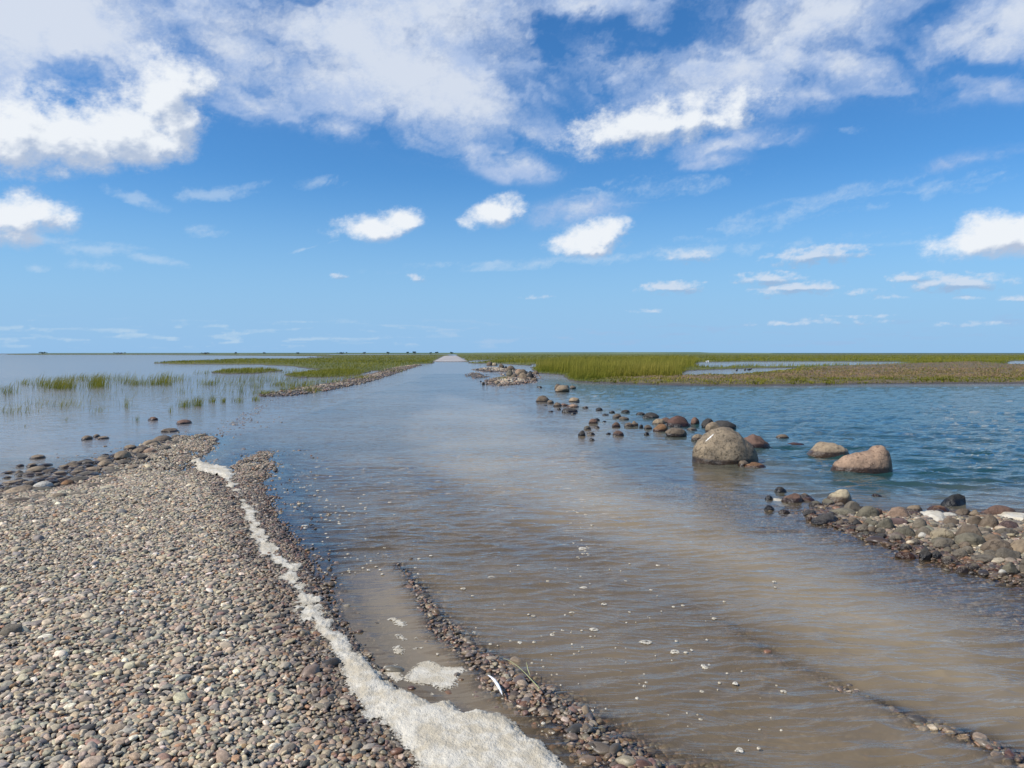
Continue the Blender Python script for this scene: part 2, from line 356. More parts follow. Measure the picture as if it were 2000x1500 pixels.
# sediment carried by the water: extinction per metre of depth; the plume on the road is thick, the strip by the right bank clear
plume = sstep(sdf(XX, YY, PLUME)+0.9*n_d, -0.5, 0.7)
plume = np.maximum(plume, 0.6*sstep(L['pond']+0.35*n_d-0.05*sstep(YY, 3.5, 6), -0.15, 0.40))
turb = 17+14*n_d+12*n_big+30*plume+14*sstep(L['pond'], -0.2, 0.1)
turb = turb*(1-0.80*L['clear']); turb = np.where(L['left'] > 0.5, 30, turb)
nearleft = sstep(L['sb'], -1.2, -0.1)*sstep(YY, 4.6, 6.5); turb = turb*(1-0.55*nearleft)
op = 1-np.exp(-np.clip(-L['h'], 0.0, 1)*np.clip(turb, 2, 99))
lagm = sstep(L['lag']+0.8*n_d, -1.6, 2.0)
op = np.clip(op*(1-lagm)+0.95*lagm, 0, 0.97)
op = np.maximum(op, 0.95*sstep(L['marsh'], -6, -1)*sstep(RR, 40, 50)*(L['marsh'] > -200)); op = np.where(RR > 60, 0.96, op)
# wind ripples and lagoon chop as real relief of the surface
calm = np.clip(np.maximum.reduce([sstep(L['sb'], -0.5, -0.02), sstep(L['pond'], -0.1, 0.15), 0.45*L['clear']]), 0, 1)
wx_ = fbm(XX*0.5, YY*0.5, 2.2, 3); wy_ = fbm(XX*0.6, YY*0.6, 6.2, 3)
c1, s1_ = math.cos(R(8)), math.sin(R(8)); xr, yr = XX*c1+YY*s1_, -XX*s1_+YY*c1
q1 = perlin(xr*1.7+wx_, yr*6.6+wy_*1.6, 0.3); q2 = perlin(xr*3.2+wx_, yr*13+wy_*2, 4.3); q3 = perlin(xr*0.8, yr*2.1+wy_, 9.1)
road_w = (0.0110*(1-2*np.abs(q1))+0.0055*(1-2*np.abs(q2))+0.003*q3)*(0.65+0.7*sstep(fbm(XX*0.3, YY*0.4, 3.1, 3), -0.3, 0.3))
c2, s2_ = math.cos(R(-10)), math.sin(R(-10)); xl, yl = XX*c2+YY*s2_, -XX*s2_+YY*c2
g1 = perlin(xl*0.75+wx_, yl*1.9+wy_, 1.3); g2 = perlin(xl*1.7+wx_, yl*4.2+wy_, 2.9); g3 = perlin(xl*3.6+wx_, yl*8.5, 7.7)
lag_w = 0.046*(0.6-1.7*np.abs(g1))+0.026*(0.6-1.7*np.abs(g2))+0.008*g3
fade = sstep(RR, 70, 25)
WZ = ((road_w*(1-0.9*calm))*(1-lagm)*(1-0.5*L['left'])+lag_w*lagm)*(0.25+0.75*fade)*sstep(np.abs(TX if False else 0)*0+1, 0, 1)
WZ = np.where(YY > 1.2, WZ, 0); WZ = np.where(RR > 150, 0, WZ)
water_me = mesh_grid('water', XX, YY, WZ, (RR < 11500))
set_attr(water_me, 'murk', op); set_attr(water_me, 'plume', plume); set_attr(water_me, 'lagoon', lagm); set_attr(water_me, 'flat', np.maximum(L['left'], sstep(L['marsh'], -30, -3)*(1-lagm)))
calm = np.clip(np.maximum.reduce([sstep(L['sb'], -0.5, -0.02), sstep(L['pond'], -0.1, 0.15), 0.55*L['clear']]), 0, 1)
set_attr(water_me, 'calm', calm)
water = bpy.data.objects.new('water', water_me); COL.objects.link(water); water['kind'] = 'structure'

def ground_material():
    m = bpy.data.materials.new('ground'); m.use_nodes = True; t = NT(m.node_tree); t.n.clear()
    pos = t.add('ShaderNodeNewGeometry').outputs['Position']; z = t.add('ShaderNodeSeparateXYZ', None, Vector=pos).outputs[2]
    # fine grit between the pebbles
    vo = t.add('ShaderNodeTexVoronoi', {'voronoi_dimensions': '3D'}, Vector=t.scalev(pos, (1, 1, 0.2)), Scale=42.0)
    cell = t.add('ShaderNodeSeparateColor', None, Color=vo.outputs['Color']).outputs[0]
    grit = t.ramp(cell, [(0, (0.055, 0.045, 0.038)), (0.3, (0.13, 0.11, 0.09)), (0.55, (0.20, 0.17, 0.14)), (0.75, (0.12, 0.12, 0.115)), (0.9, (0.24, 0.15, 0.10)), (1, (0.38, 0.35, 0.30))], 'CONSTANT')
    gap = t.rng(vo.outputs['Distance'], 0.25, 0.62)
    grit = t.mix(t.m('MULTIPLY', gap, 0.8), grit, (0.035, 0.030, 0.026))
    wet = t.rng(z, 0.028, 0.004)
    grit = t.mix(wet, grit, t.mix(1.0, grit, (0.50, 0.43, 0.38), 'MULTIPLY'))
    grit = t.mix(t.rng(t.attr('dryroad'), -0.5, 0.5), grit, t.mix(t.rng(t.noise(pos, .2, 4, .6), .3, .7), (0.30, 0.27, 0.25), (0.42, 0.39, 0.36)))
    mp = t.noise(pos, 0.35, 5, 0.6); mq = t.noise(pos, 2.5, 4, 0.6); mr_ = t.noise(t.scalev(pos, (1, .35, 1)), 0.02, 5, 0.6)
    green = t.mix(t.rng(mp, 0.3, 0.7), (0.055, 0.075, 0.012), (0.115, 0.120, 0.022))
    green = t.mix(t.m('MULTIPLY', t.rng(mr_, 0.4, 0.62), 0.7), green, (0.125, 0.115, 0.028))
    brown = t.mix(t.rng(mq, 0.3, 0.7), (0.085, 0.072, 0.030), (0.16, 0.115, 0.075))
    turf = t.mix(t.rng(t.attr('brown'), -0.5, 2.5), green, brown)
    mud = t.mix(t.rng(mq, .3, .7), (0.05, 0.04, 0.028), (0.09, 0.075, 0.05))
    turf = t.mix(t.rng(z, 0.09, 0.02), turf, mud)
    c = t.mix(t.rng(t.attr('marsh'), -0.02, 0.12), grit, turf)
    bs = t.n.new('ShaderNodeBsdfPrincipled'); t.put(bs, 'Base Color', c)
    t.put(bs, 'Roughness', t.mix(wet, (0.9, .9, .9), (0.35, .35, .35)))
    bh = t.m('SUBTRACT', 1.0, vo.outputs['Distance']); bump = t.add('ShaderNodeBump', None, Strength=0.8, Distance=0.012, Height=bh)
    t.l.new(bump.outputs[0], bs.inputs['Normal'])
    out = t.n.new('ShaderNodeOutputMaterial'); t.l.new(bs.outputs[0], out.inputs[0]); return m
ground_me.materials.append(ground_material())

def water_material():
    m = bpy.data.materials.new('water'); m.use_nodes = True; t = NT(m.node_tree); t.n.clear()
    pos = t.add('ShaderNodeNewGeometry').outputs['Position']
    lag = t.attr('lagoon'); murk = t.attr('murk'); flat = t.attr('flat'); calm = t.attr('calm')
    wv = t.noise(pos, 0.5, 3, 0.5, col=True)
    p2 = t.vm('ADD', pos, t.vm('SCALE', t.vm('SUBTRACT', wv, (0.5, 0.5, 0.5)), 0.9))
    def stretch(rot, sx, sy): return t.add('ShaderNodeMapping', {'vector_type': 'POINT'}, Vector=p2, Rotation=(0, 0, R(rot)), Scale=(sx, sy, 1)).outputs[0]
    # road: fine wind ripples with long crests; lagoon: steeper chop
    r1 = t.noise(stretch(-7, 2.4, 12.0), 1.0, 2, 0.45, 0.3); r2 = t.noise(stretch(14, 9.0, 30.0), 1.0, 2, 0.5, 0.2)
    r1 = t.m('SUBTRACT', 1.0, t.m('ABSOLUTE', t.m('MULTIPLY_ADD', r1, 2.0, -1.0)))
    r3 = t.noise(stretch(6, 1.0, 3.4), 1.0, 3, 0.55)
    l1 = t.noise(stretch(-12, 1.2, 3.4), 1.0, 4, 0.62, 0.4); l2 = t.noise(stretch(10, 4.5, 12.0), 1.0, 3, 0.55)
    hr = t.m('ADD', t.m('MULTIPLY', r1, 0.0042), t.m('ADD', t.m('MULTIPLY', r2, 0.0034), t.m('MULTIPLY', r3, 0.004)))
    hr = t.m('MULTIPLY', hr, 1.7); hr = t.m('MULTIPLY', hr, t.m('MULTIPLY_ADD', calm, -0.86, 1.0)); hr = t.m('MULTIPLY', hr, t.m('MULTIPLY_ADD', flat, -0.25, 1.0))
    hl = t.m('ADD', t.m('MULTIPLY', l1, 0.030), t.m('MULTIPLY', l2, 0.012))
    hgt = t.m('ADD', t.m('MULTIPLY', hr, t.m('SUBTRACT', 1.0, lag)), t.m('MULTIPLY', hl, lag))
    bump = t.add('ShaderNodeBump', None, Strength=1.0, Distance=1.0, Height=hgt).outputs[0]
    patch = t.noise(t.scalev(pos, (.30, .35, 1)), 1.0, 4, 0.55)
    silt = t.mix(t.rng(patch, 0.35, 0.65), (0.175, 0.128, 0.074), (0.250, 0.190, 0.118)); silt = t.mix(t.attr('plume'), silt, t.mix(t.rng(patch, 0.3, 0.7), (0.235, 0.178, 0.105), (0.330, 0.260, 0.165)))
    silt = t.mix(flat, silt, (0.20, 0.185, 0.175))
    body = t.mix(lag, silt, (0.018, 0.056, 0.055))
    dif = t.add('ShaderNodeBsdfDiffuse', None, Color=body, Normal=bump)
    tr = t.add('ShaderNodeBsdfTransparent', None, Color=(0.86, 0.84, 0.76, 1))
    under = t.add('ShaderNodeMixShader', None, i0=murk, i1=tr, i2=dif)
    gl = t.add('ShaderNodeBsdfGlossy', None, Color=(1, 1, 1, 1), Roughness=0.05, Normal=bump)
    fr = t.m('MULTIPLY', t.add('ShaderNodeFresnel', None, IOR=1.333, Normal=bump).outputs[0], 0.95); fr = t.m('MINIMUM', fr, t.m('ADD', t.m('MULTIPLY_ADD', flat, -0.06, 0.56), t.m('MULTIPLY', lag, -0.08)))
    sh = t.add('ShaderNodeMixShader', None, i0=fr, i1=under, i2=gl)
    out = t.n.new('ShaderNodeOutputMaterial'); t.l.new(sh.outputs[0], out.inputs[0]); return m
water_me.materials.append(water_material())

# ------------------------------------------------------------------ helpers for things
def tag(o, label=None, cat=None, group=None, kind=None):
    if label: o['label'] = label
    if cat: o['category'] = cat
    if group: o['group'] = group
    if kind: o['kind'] = kind
    return o
def link(name, me, mat=None, parent=None):
    o = bpy.data.objects.new(name, me); COL.objects.link(o)
    if mat: me.materials.append(mat)
    if parent: o.parent = parent
    return o
def land1(x, y):
    L_ = land(np.array([x]), np.array([y])); return float(L_['h'][0])

# ------------------------------------------------------------------ pebbles (geometry nodes: one point per pebble, twelve pebble shapes)
def stone_tree(mat, name, sub=3):
    g = bpy.data.node_groups.new(name, 'GeometryNodeTree')
    g.interface.new_socket('Geometry', in_out='INPUT', socket_type='NodeSocketGeometry')
    g.interface.new_socket('Geometry', in_out='OUTPUT', socket_type='NodeSocketGeometry')
    q = NT(g); gi = q.n.new('NodeGroupInput'); go = q.n.new('NodeGroupOutput'); join = q.n.new('GeometryNodeJoinGeometry')
    for k in range(12):
        ico = q.n.new('GeometryNodeMeshIcoSphere'); ico.inputs['Subdivisions'].default_value = sub; ico.inputs['Radius'].default_value = 1.0
        pos = q.n.new('GeometryNodeInputPosition').outputs[0]
        nz = q.add('ShaderNodeTexNoise', {'noise_dimensions': '4D'}, Vector=pos, Scale=0.75, Detail=1.5, W=3.7*k)
        off = q.vm('SCALE', q.vm('SUBTRACT', nz.outputs['Color'], (0.5, 0.5, 0.5)), 0.9)
        sp = q.n.new('GeometryNodeSetPosition'); q.l.new(ico.outputs[0], sp.inputs[0]); q.l.new(off, sp.inputs['Offset'])
        ss = q.n.new('GeometryNodeSetShadeSmooth'); q.l.new(sp.outputs[0], ss.inputs[0])
        sm = q.n.new('GeometryNodeSetMaterial'); q.l.new(ss.outputs[0], sm.inputs[0]); sm.inputs['Material'].default_value = mat
        gt = q.n.new('GeometryNodeGeometryToInstance'); q.l.new(sm.outputs[0], gt.inputs[0]); q.l.new(gt.outputs[0], join.inputs[0])
    def na(n_, typ):
        nd = q.n.new('GeometryNodeInputNamedAttribute'); nd.data_type = typ; nd.inputs[0].default_value = n_; return nd.outputs[0]
    mp = q.n.new('GeometryNodeMeshToPoints'); q.l.new(gi.outputs[0], mp.inputs[0])
    ip = q.n.new('GeometryNodeInstanceOnPoints')
    q.l.new(mp.outputs[0], ip.inputs['Points']); q.l.new(join.outputs[0], ip.inputs['Instance']); ip.inputs['Pick Instance'].default_value = True
    q.l.new(na('idx', 'INT'), ip.inputs['Instance Index'])
    er = q.n.new('FunctionNodeEulerToRotation'); q.l.new(na('rot', 'FLOAT_VECTOR'), er.inputs[0]); q.l.new(er.outputs[0], ip.inputs['Rotation'])
    q.l.new(na('scl', 'FLOAT_VECTOR'), ip.inputs['Scale']); q.l.new(ip.outputs[0], go.inputs[0]); return g

def stone_shader(name, source):
    m = bpy.data.materials.new(name); m.use_nodes = True; t = NT(m.node_tree); t.n.clear()
    pos = t.add('ShaderNodeNewGeometry').outputs['Position']
    obc = t.n.new('ShaderNodeTexCoord').outputs['Object']
    if source == 'instance':
        col = t.attr('pcol', 'INSTANCER', 'Color'); wet = t.attr('wet', 'INSTANCER', 'Fac')
        n = t.noise(obc, 1.6, 4, 0.65); n2 = t.noise(pos, 260.0, 2, 0.6)
        c = t.mix(1.0, col, t.mix(t.rng(n, 0.3, 0.7), (0.72, 0.72, 0.72), (1.22, 1.20, 1.16)), 'MULTIPLY')
        c = t.mix(1.0, c, t.mix(t.rng(n2, 0.35, 0.65), (0.80, 0.80, 0.80), (1.15, 1.15, 1.15)), 'MULTIPLY')
        bumpn = t.m('ADD', t.m('MULTIPLY', n, 0.003), t.m('MULTIPLY', n2, 0.0006))
    else:
        oi = t.n.new('ShaderNodeObjectInfo'); col = oi.outputs['Color']
        z = t.add('ShaderNodeSeparateXYZ', None, Vector=pos).outputs[2]
        wob = t.noise(pos, 9.0, 3, 0.6); n = t.noise(pos, 4.5, 6, 0.65); n2 = t.noise(pos, 26.0, 5, 0.75); n3 = t.noise(pos, 130.0, 3, 0.6)
        wet = t.rng(t.m('SUBTRACT', z, t.m('MULTIPLY', wob, 0.05)), t.attr('wetline', 'OBJECT'), t.m('MULTIPLY', t.attr('wetline', 'OBJECT'), 0.55))
        c = t.mix(1.0, col, t.mix(t.rng(n, 0.3, 0.7), (0.62, 0.60, 0.58), (1.30, 1.27, 1.22)), 'MULTIPLY')
        sp = t.attr('speckle', 'OBJECT')
        c = t.mix(t.m('MULTIPLY', t.rng(n2, 0.52, 0.62), t.m('MULTIPLY_ADD', sp, 0.75, 0.15)), c, t.mix(1.0, c, (0.20, 0.20, 0.17), 'MULTIPLY'))
        c = t.mix(t.m('MULTIPLY', t.rng(n3, 0.55, 0.68), t.m('MULTIPLY_ADD', sp, 0.5, 0.12)), c, t.mix(0.5, c, (0.55, 0.52, 0.45)))
        crk = t.rng(t.m('ABSOLUTE', t.m('SUBTRACT', t.noise(pos, 2.6, 4, 0.6, 0.4), 0.5)), 0.0, 0.012); c = t.mix(crk, t.mix(1.0, c, (0.45, 0.42, 0.40), 'MULTIPLY'), c)
        bumpn = t.m('ADD', t.m('MULTIPLY', n, 0.05), t.m('ADD', t.m('MULTIPLY', n2, 0.014), t.m('MULTIPLY', n3, 0.002)))
    c = t.mix(wet, c, t.mix(1.0, c, (0.36, 0.30, 0.26) if source == 'instance' else (0.22, 0.17, 0.13), 'MULTIPLY'))
    bs = t.n.new('ShaderNodeBsdfPrincipled'); t.put(bs, 'Base Color', c)
    t.put(bs, 'Roughness', t.mix(wet, (0.85, .85, .85), (0.28, .28, .28)))
    bump = t.add('ShaderNodeBump', None, Strength=0.8 if source != 'instance' else 0.5, Distance=1.0, Height=bumpn); t.l.new(bump.outputs[0], bs.inputs['Normal'])
    out = t.n.new('ShaderNodeOutputMaterial'); t.l.new(bs.outputs[0], out.inputs[0]); return m

PAL = np.array([(0.34,0.31,0.25),(0.27,0.26,0.225),(0.37,0.315,0.235),(0.30,0.245,0.20),(0.30,0.195,0.125),(0.56,0.53,0.46),(0.095,0.095,0.095),(0.19,0.185,0.175),(0.40,0.36,0.29),(0.16,0.14,0.12),(0.24,0.17,0.145)])
PW = np.array([.23,.20,.14,.09,.03,.05,.06,.12,.09,.03,.015]); PW = PW/PW.sum()
PWR = np.array([.10,.10,.12,.13,.15,.05,.12,.08,.05,.08,.12]); PWR = PWR/PWR.sum()

def pebbles(name, x, y, z, size, wet, label, warm=None, flat=(0.45, 0.85), tilt=0.22, tone=1.0):
    n = len(x); me = bpy.data.meshes.new(name); me.vertices.add(n)
    me.vertices.foreach_set('co', np.stack([x, y, z], 1).astype(np.float32).ravel())
    ci = RNG.choice(len(PAL), n, p=PW); 
    if warm is not None: ci = np.where(RNG.random(n) < warm, RNG.choice(len(PAL), n, p=PWR), ci)
    c = PAL[ci]*RNG.uniform(0.85, 1.50, (n, 1))*np.array([1.15, 1.04, 0.90])*tone*RNG.uniform(0.94, 1.06, (n, 3))
    el = RNG.uniform(1.0, 1.55, n)
    scl = np.stack([size*el, size*RNG.uniform(0.8, 1.05, n), size*RNG.uniform(*flat, n)], 1)
    rot = np.stack([RNG.normal(0, tilt, n), RNG.normal(0, tilt, n), RNG.uniform(0, 6.28, n)], 1)
    set_attr(me, 'pcol', np.concatenate([c, np.ones((n, 1))], 1), 'FLOAT_COLOR'); set_attr(me, 'wet', wet)
    set_attr(me, 'scl', scl, 'FLOAT_VECTOR'); set_attr(me, 'rot', rot, 'FLOAT_VECTOR'); set_attr(me, 'idx', RNG.integers(0, 12, n), 'INT')
    o = link(name, me); md = o.modifiers.new('stones', 'NODES'); md.node_group = PEB_TREE
    tag(o, label, 'gravel', kind='stuff'); return o
PEB_MAT = stone_shader('pebble', 'instance'); PEB_TREE = stone_tree(PEB_MAT, 'pebbles', 3)

def jitter(x0, x1, y0, y1, s):
    gx, gy = np.meshgrid(np.arange(x0, x1, s), np.arange(y0, y1, s*0.87)); gx = gx+(np.arange(gx.shape[0]) % 2)[:, None]*s/2
    return (gx+RNG.uniform(-.42, .42, gx.shape)*s).ravel(), (gy+RNG.uniform(-.42, .42, gy.shape)*s).ravel()
def infrustum(x, y, k=0.86): return (np.abs(x) < k*y+0.6)

# foam outline, needed first: strip of cappuccino-coloured sea foam along the tide line
FOAM_LINE = [(436,928,7),(447,945,8),(456,962,5),(470,978,3),(484,1000,6),(490,1022,9),(500,1042,13),(507,1062,14),(520,1085,16),(543,1103,13),(572,1118,17),(566,1140,13),(584,1160,18),
 (600,1185,23),(618,1215,26),(640,1245,26),(664,1280,26),(692,1312,34),(722,1345,44),(760,1385,50)]
FOAM_POLYS = [GP(p) for p in ([(376,905),(384,896),(392,903),(412,912),(440,913),(455,921),(456,938),(446,944),(428,934),(402,925),(385,919)],
 [(650,1290),(720,1300),(760,1330),(800,1358),(850,1375),(885,1374),(915,1392),(975,1400),(1008,1418),(1040,1448),(1085,1478),(1130,1520),(1200,1620),(1250,1800),(950,1800),(850,1560),(800,1505),(762,1455),(730,1425),(712,1385),(670,1340)])]
FLOAT_POLYS = [GP(p) for p in ([(793,1312),(812,1292),(842,1288),(872,1301),(905,1300),(925,1309),(903,1322),(893,1346),(862,1355),(845,1345),(812,1340),(780,1330)],
 [(748,1208),(772,1204),(797,1214),(800,1222),(785,1229),(768,1222)],[(762,1240),(785,1236),(800,1250),(785,1256)],[(803,1244),(817,1242),(822,1251),(808,1253)],
 [(800,1264),(830,1262),(832,1270),(806,1272)],[(760,1262),(785,1258),(798,1270),(790,1283),(765,1280)],[(836,1350),(856,1352),(848,1362),(836,1360)],[(745,1300),(780,1296),(800,1330),(770,1335),(740,1320)])]
def foam_field(x, y):
    f = np.full(x.shape, -9.0)
    pts = [(G(u, v), w/FPX*G(u, v).y) for u, v, w in FOAM_LINE]
    for (a, wa), (b, wb) in zip(pts[:-1], pts[1:]):
        ex, ey = b.x-a.x, b.y-a.y; t = np.clip(((x-a.x)*ex+(y-a.y)*ey)/(ex*ex+ey*ey), 0, 1)
        f = np.maximum(f, wa+(wb-wa)*t-np.hypot(x-a.x-ex*t, (y-a.y-ey*t)*0.6))
    for p in FOAM_POLYS: f = np.maximum(f, sdf(x, y, p))
    return f+0.13*fbm(x*8, y*4.2, 4.4, 5, 0.6)*(0.55+0.75*sstep(y, 3.2, 5))+0.010+0.012*sstep(y, 5, 8)

def scatter_beach():
    x, y = jitter(-13, 3.0, 2.0, 17, 0.0218)
    k = infrustum(x, y); x, y = x[k], y[k]
    L_ = land(x, y); sb = L_['sb']; pr = np.where(sb > 0.03, 1.0, 0.0)
    lowz = sstep(y, 8.0, 10.0); hh = L_['h']
    pr = np.where((sb > 0) & (hh < 0.004), 0.16, pr)                       # puddles between the stones at the far tip
    edge = (sb <= 0.03) & (sb > -0.9) & (y < 13.5)
    patch = sstep(fbm(x*2.4, y*1.1, 8.0, 4), -0.05, 0.35)
    pr = np.where(edge, (0.75*np.exp(sb/0.07)+(0.14+0.30*(x < -2.2))*np.exp(sb/0.45)*patch), pr)
    pr = np.where(L_['pond'] > 0.02, pr*0.25, pr)
    k = RNG.random(len(x)) < pr; x, y, sb, hh = x[k], y[k], sb[k], hh[k]
    n = len(x); size = 0.0109*np.exp(RNG.normal(0, 0.30, n)); big = RNG.random(n) < 0.025; size[big] *= RNG.uniform(1.4, 2.1, big.sum())
    z = np.where(sb > 0, np.maximum(hh, -0.005), np.maximum(hh, -0.010))+RNG.uniform(-0.003, 0.011, n)
    ff = foam_field(x, y)
    wet = np.clip(sstep(sb+0.10*fbm(x*1.5, y*1.0, 2.0, 3), 0.62, 0.18)*0.62+sstep(sb, 0.15, 0.0)*0.4, 0, 1)*(0.75+0.25*RNG.random(n))
    wet = np.maximum(wet, sstep(ff, -0.28, -0.05)*0.72)
    wet = wet*(1-0.45*sstep(y, 8, 11))
    z = z-0.012*sstep(ff, 0.0, 0.06)
    pebbles('pebble_beach', x, y, z, size, wet, 'grey and tan rounded pebbles covering the beach on the left of the flooded road', warm=0.06+0.55*wet)
    # loose larger pebbles lying on top
    m = 2600; x = RNG.uniform(-8, 1.2, m); y = RNG.uniform(2.6, 12, m); k = infrustum(x, y); x, y = x[k], y[k]; L_ = land(x, y); k = L_['sb'] > 0.12; x, y, h_ = x[k], y[k], L_['h'][k]
    ff = foam_field(x, y); k = ff < -0.02; x, y, h_ = x[k], y[k], h_[k]; n = len(x)
    pebbles('pebble_scatter', x, y, h_+0.012, RNG.uniform(0.014, 0.027, n), 0.5*sstep(ff[k], -0.4, -0.1), 'larger pale pebbles lying loose on the pebble beach', flat=(0.35, 0.6), tilt=0.2)
scatter_beach()

def scatter_ridges():
    x, y = jitter(-1.2, 7.5, 2.3, 9.5, 0.021)
    k = infrustum(x, y, 0.8); x, y = x[k], y[k]; L_ = land(x, y); hh = L_['h']
    wv = 0.14*fbm(x*2.2, y*1.5, 7.0, 4); d1, s1 = ldist(x+wv, y, RIDGE1); d2, s2 = ldist(x+wv, y, RIDGE2); d0, s0 = ldist(x, y, RIDGE0)
    patch = sstep(fbm(x*4.0, y*2.6, 3.0, 5, 0.65), -0.22, 0.20)
    p1 = np.exp(-(d1/(0.09+0.15*s1))**2)*1.0*(0.10+0.95*sstep(s1, 0.05, 0.6)); p2 = np.exp(-(d2/(0.05+0.13*s2))**2)*0.9*(0.50+0.45*s2)
    p0 = 0*np.exp(-(d0/0.10)**2)
    road = 0.035+0.10*sstep(fbm(x*1.1, y*0.8, 1.0, 4), 0.0, 0.4)+0.16*np.exp(-(d2/0.35)**2)+0.42*np.exp(-(d1/0.34)**2)+0.35*sstep(-y, -3.6, -2.8)*sstep(x, 0.2, 0.6)+0.65*L_['clear']
    pr = np.maximum.reduce([p1, p2, p0])*(0.20+0.95*patch)+road*0.8
    ok = (L_['sb'] < -0.03) & (L_['srb'] < -0.02) & (L_['lag'] < 1.0)
    k = ok & (RNG.random(len(x)) < pr); x, y, hh, p1, p2 = x[k], y[k], hh[k], p1[k], p2[k]; n = len(x)
    size = 0.0105*np.exp(RNG.normal(0, 0.33, n)); big = RNG.random(n) < 0.03; size[big] *= 1.8
    z = hh+RNG.uniform(-0.002, 0.008, n)
    z = np.where((p1 > 0.50), np.maximum(z, -0.006), np.where((p1 > 0.16) | (p2 > 0.33), np.maximum(z, -0.013), z))
    wet = np.clip(0.95-0.45*sstep(z, 0.012, 0.035), 0, 1)*RNG.uniform(0.55, 1.0, n)
    pebbles('pebble_ridge', x, y, z, size, wet, 'wet red brown and black pebbles in low ridges and on the bed of the flooded road', warm=0.75)
    # the gravel of the right bank
    x, y = jitter(2.2, 12, 4.5, 9.5, 0.026); k = infrustum(x, y, 0.9); x, y = x[k], y[k]; L_ = land(x, y); s = L_['srb']
    k = (s > -0.03) | ((s > -0.4) & (RNG.random(len(x)) < 0.25*np.exp(s/0.12))); x, y, s, hh = x[k], y[k], s[k], L_['h'][k]; n = len(x)
    size = 0.0150*np.exp(RNG.normal(0, 0.4, n)); wet = np.clip(sstep(s, 0.42, 0.12), 0, 1)*RNG.uniform(0.7, 1, n)
    pebbles('bank_gravel', x, y, np.maximum(hh, -0.012)+RNG.uniform(-.002, .012, n), size, wet, 'mixed dark wet and pale dry gravel along the foot of the right bank', warm=0.3+0.5*wet, flat=(0.35, 0.7), tone=0.68)
    # coarse rubble on the far banks
    X, Y, Sz = [], [], []
    for poly, m, a, b in ((LBANK, 3200, 0.025, 0.08), (BARS[0], 800, 0.03, 0.09), (BARS[1], 350, 0.04, 0.10), (BARS[2], 120, 0.03, 0.07), (BARS[3], 350, 0.04, 0.10)):
        lo, hi = poly.min(0), poly.max(0); c = 0
        x = RNG.uniform(lo[0]-1, hi[0]+1, m*14); y = RNG.uniform(lo[1]-1, hi[1]+1, m*14); hh = land(x, y)['h']
        # even on the picture: thin out by distance
        s_ = sdf(x, y, poly); k = np.where((s_ > -0.5) & (hh > -0.05))[0][:m]
        X.append(x[k]); Y.append(y[k]); Sz.append(RNG.uniform(a, b, len(k))**1.0)
    x, y, sz = map(np.concatenate, (X, Y, Sz)); hh = land(x, y)['h']
    pebbles('bank_rubble', x, y, hh+0.01, sz, np.clip(sstep(hh, 0.10, 0.02)*0.9, 0, 1), 'brown stones heaped along the far edges of the flooded road', warm=0.3, flat=(0.4, 0.7))
    # shingle at the left tip, beyond the beach, standing in the shallows
    m = 9000; uv = np.stack([RNG.uniform(60, 560, m), RNG.uniform(800, 905, m)], 1); pr = np.exp(-((uv[:, 1]-(930-0.20*uv[:, 0]))/13.0)**2)
    k = RNG.random(m) < pr*0.16; uv = uv[k]; tt = RNG.random(420); uv2 = np.stack([425+115*tt+RNG.normal(0, 9, 420), 852-76*tt+RNG.normal(0, 4, 420)], 1); p = GP(np.concatenate([uv, uv2])); h_ = land(p[:, 0], p[:, 1])['sb']; p = p[h_ < 0.05]; n = len(p)
    pebbles('tip_shingle', p[:, 0], p[:, 1], RNG.uniform(-0.022, -0.008, n), RNG.uniform(0.016, 0.036, n), np.full(n, 0.8), 'scattered dark stones in the shallows beyond the tip of the beach')
scatter_ridges()

# ------------------------------------------------------------------ foam
def foam_material(solid):
    m = bpy.data.materials.new('foam'); m.use_nodes = True; t = NT(m.node_tree); t.n.clear()
    pos = t.add('ShaderNodeNewGeometry').outputs['Position']
    n = t.noise(pos, 9.0, 5, 0.65); n2 = t.noise(pos, 90.0, 4, 0.7); vo = t.add('ShaderNodeTexVoronoi', None, Vector=pos, Scale=170.0)
    c = t.mix(t.rng(n, 0.36, 0.62), (0.62, 0.565, 0.455), (0.49, 0.42, 0.30)); c = t.mix(t.m('MULTIPLY', t.rng(n2, 0.56, 0.72), 0.45), c, (0.40, 0.34, 0.25))
    bs = t.n.new('ShaderNodeBsdfPrincipled'); t.put(bs, 'Base Color', c); t.put(bs, 'Roughness', 0.7)
    h = t.m('ADD', t.m('MULTIPLY', n2, 0.010), t.m('MULTIPLY', vo.outputs['Distance'], 0.004)); h = t.m('ADD', h, t.m('MULTIPLY', t.noise(pos, 28.0, 4, 0.6), 0.02))
    bump = t.add('ShaderNodeBump', None, Strength=0.5, Distance=1.0, Height=h); t.l.new(bump.outputs[0], bs.inputs['Normal'])
    lace = t.noise(pos, 60.0, 4, 0.7); al = t.rng(t.m('ADD', t.attr('thick'), t.m('MULTIPLY', t.m('SUBTRACT', lace, 0.5), 1.5)), 0.18, 0.42)
    if not solid: mx = t.add('ShaderNodeMixShader', None, i0=al, i1=t.n.new('ShaderNodeBsdfTransparent'), i2=bs)
    out = t.n.new('ShaderNodeOutputMaterial'); t.l.new(bs.outputs[0] if solid else mx.outputs[0], out.inputs[0]); return m
FOAM = foam_material(True); FOAM_LACE = foam_material(False)
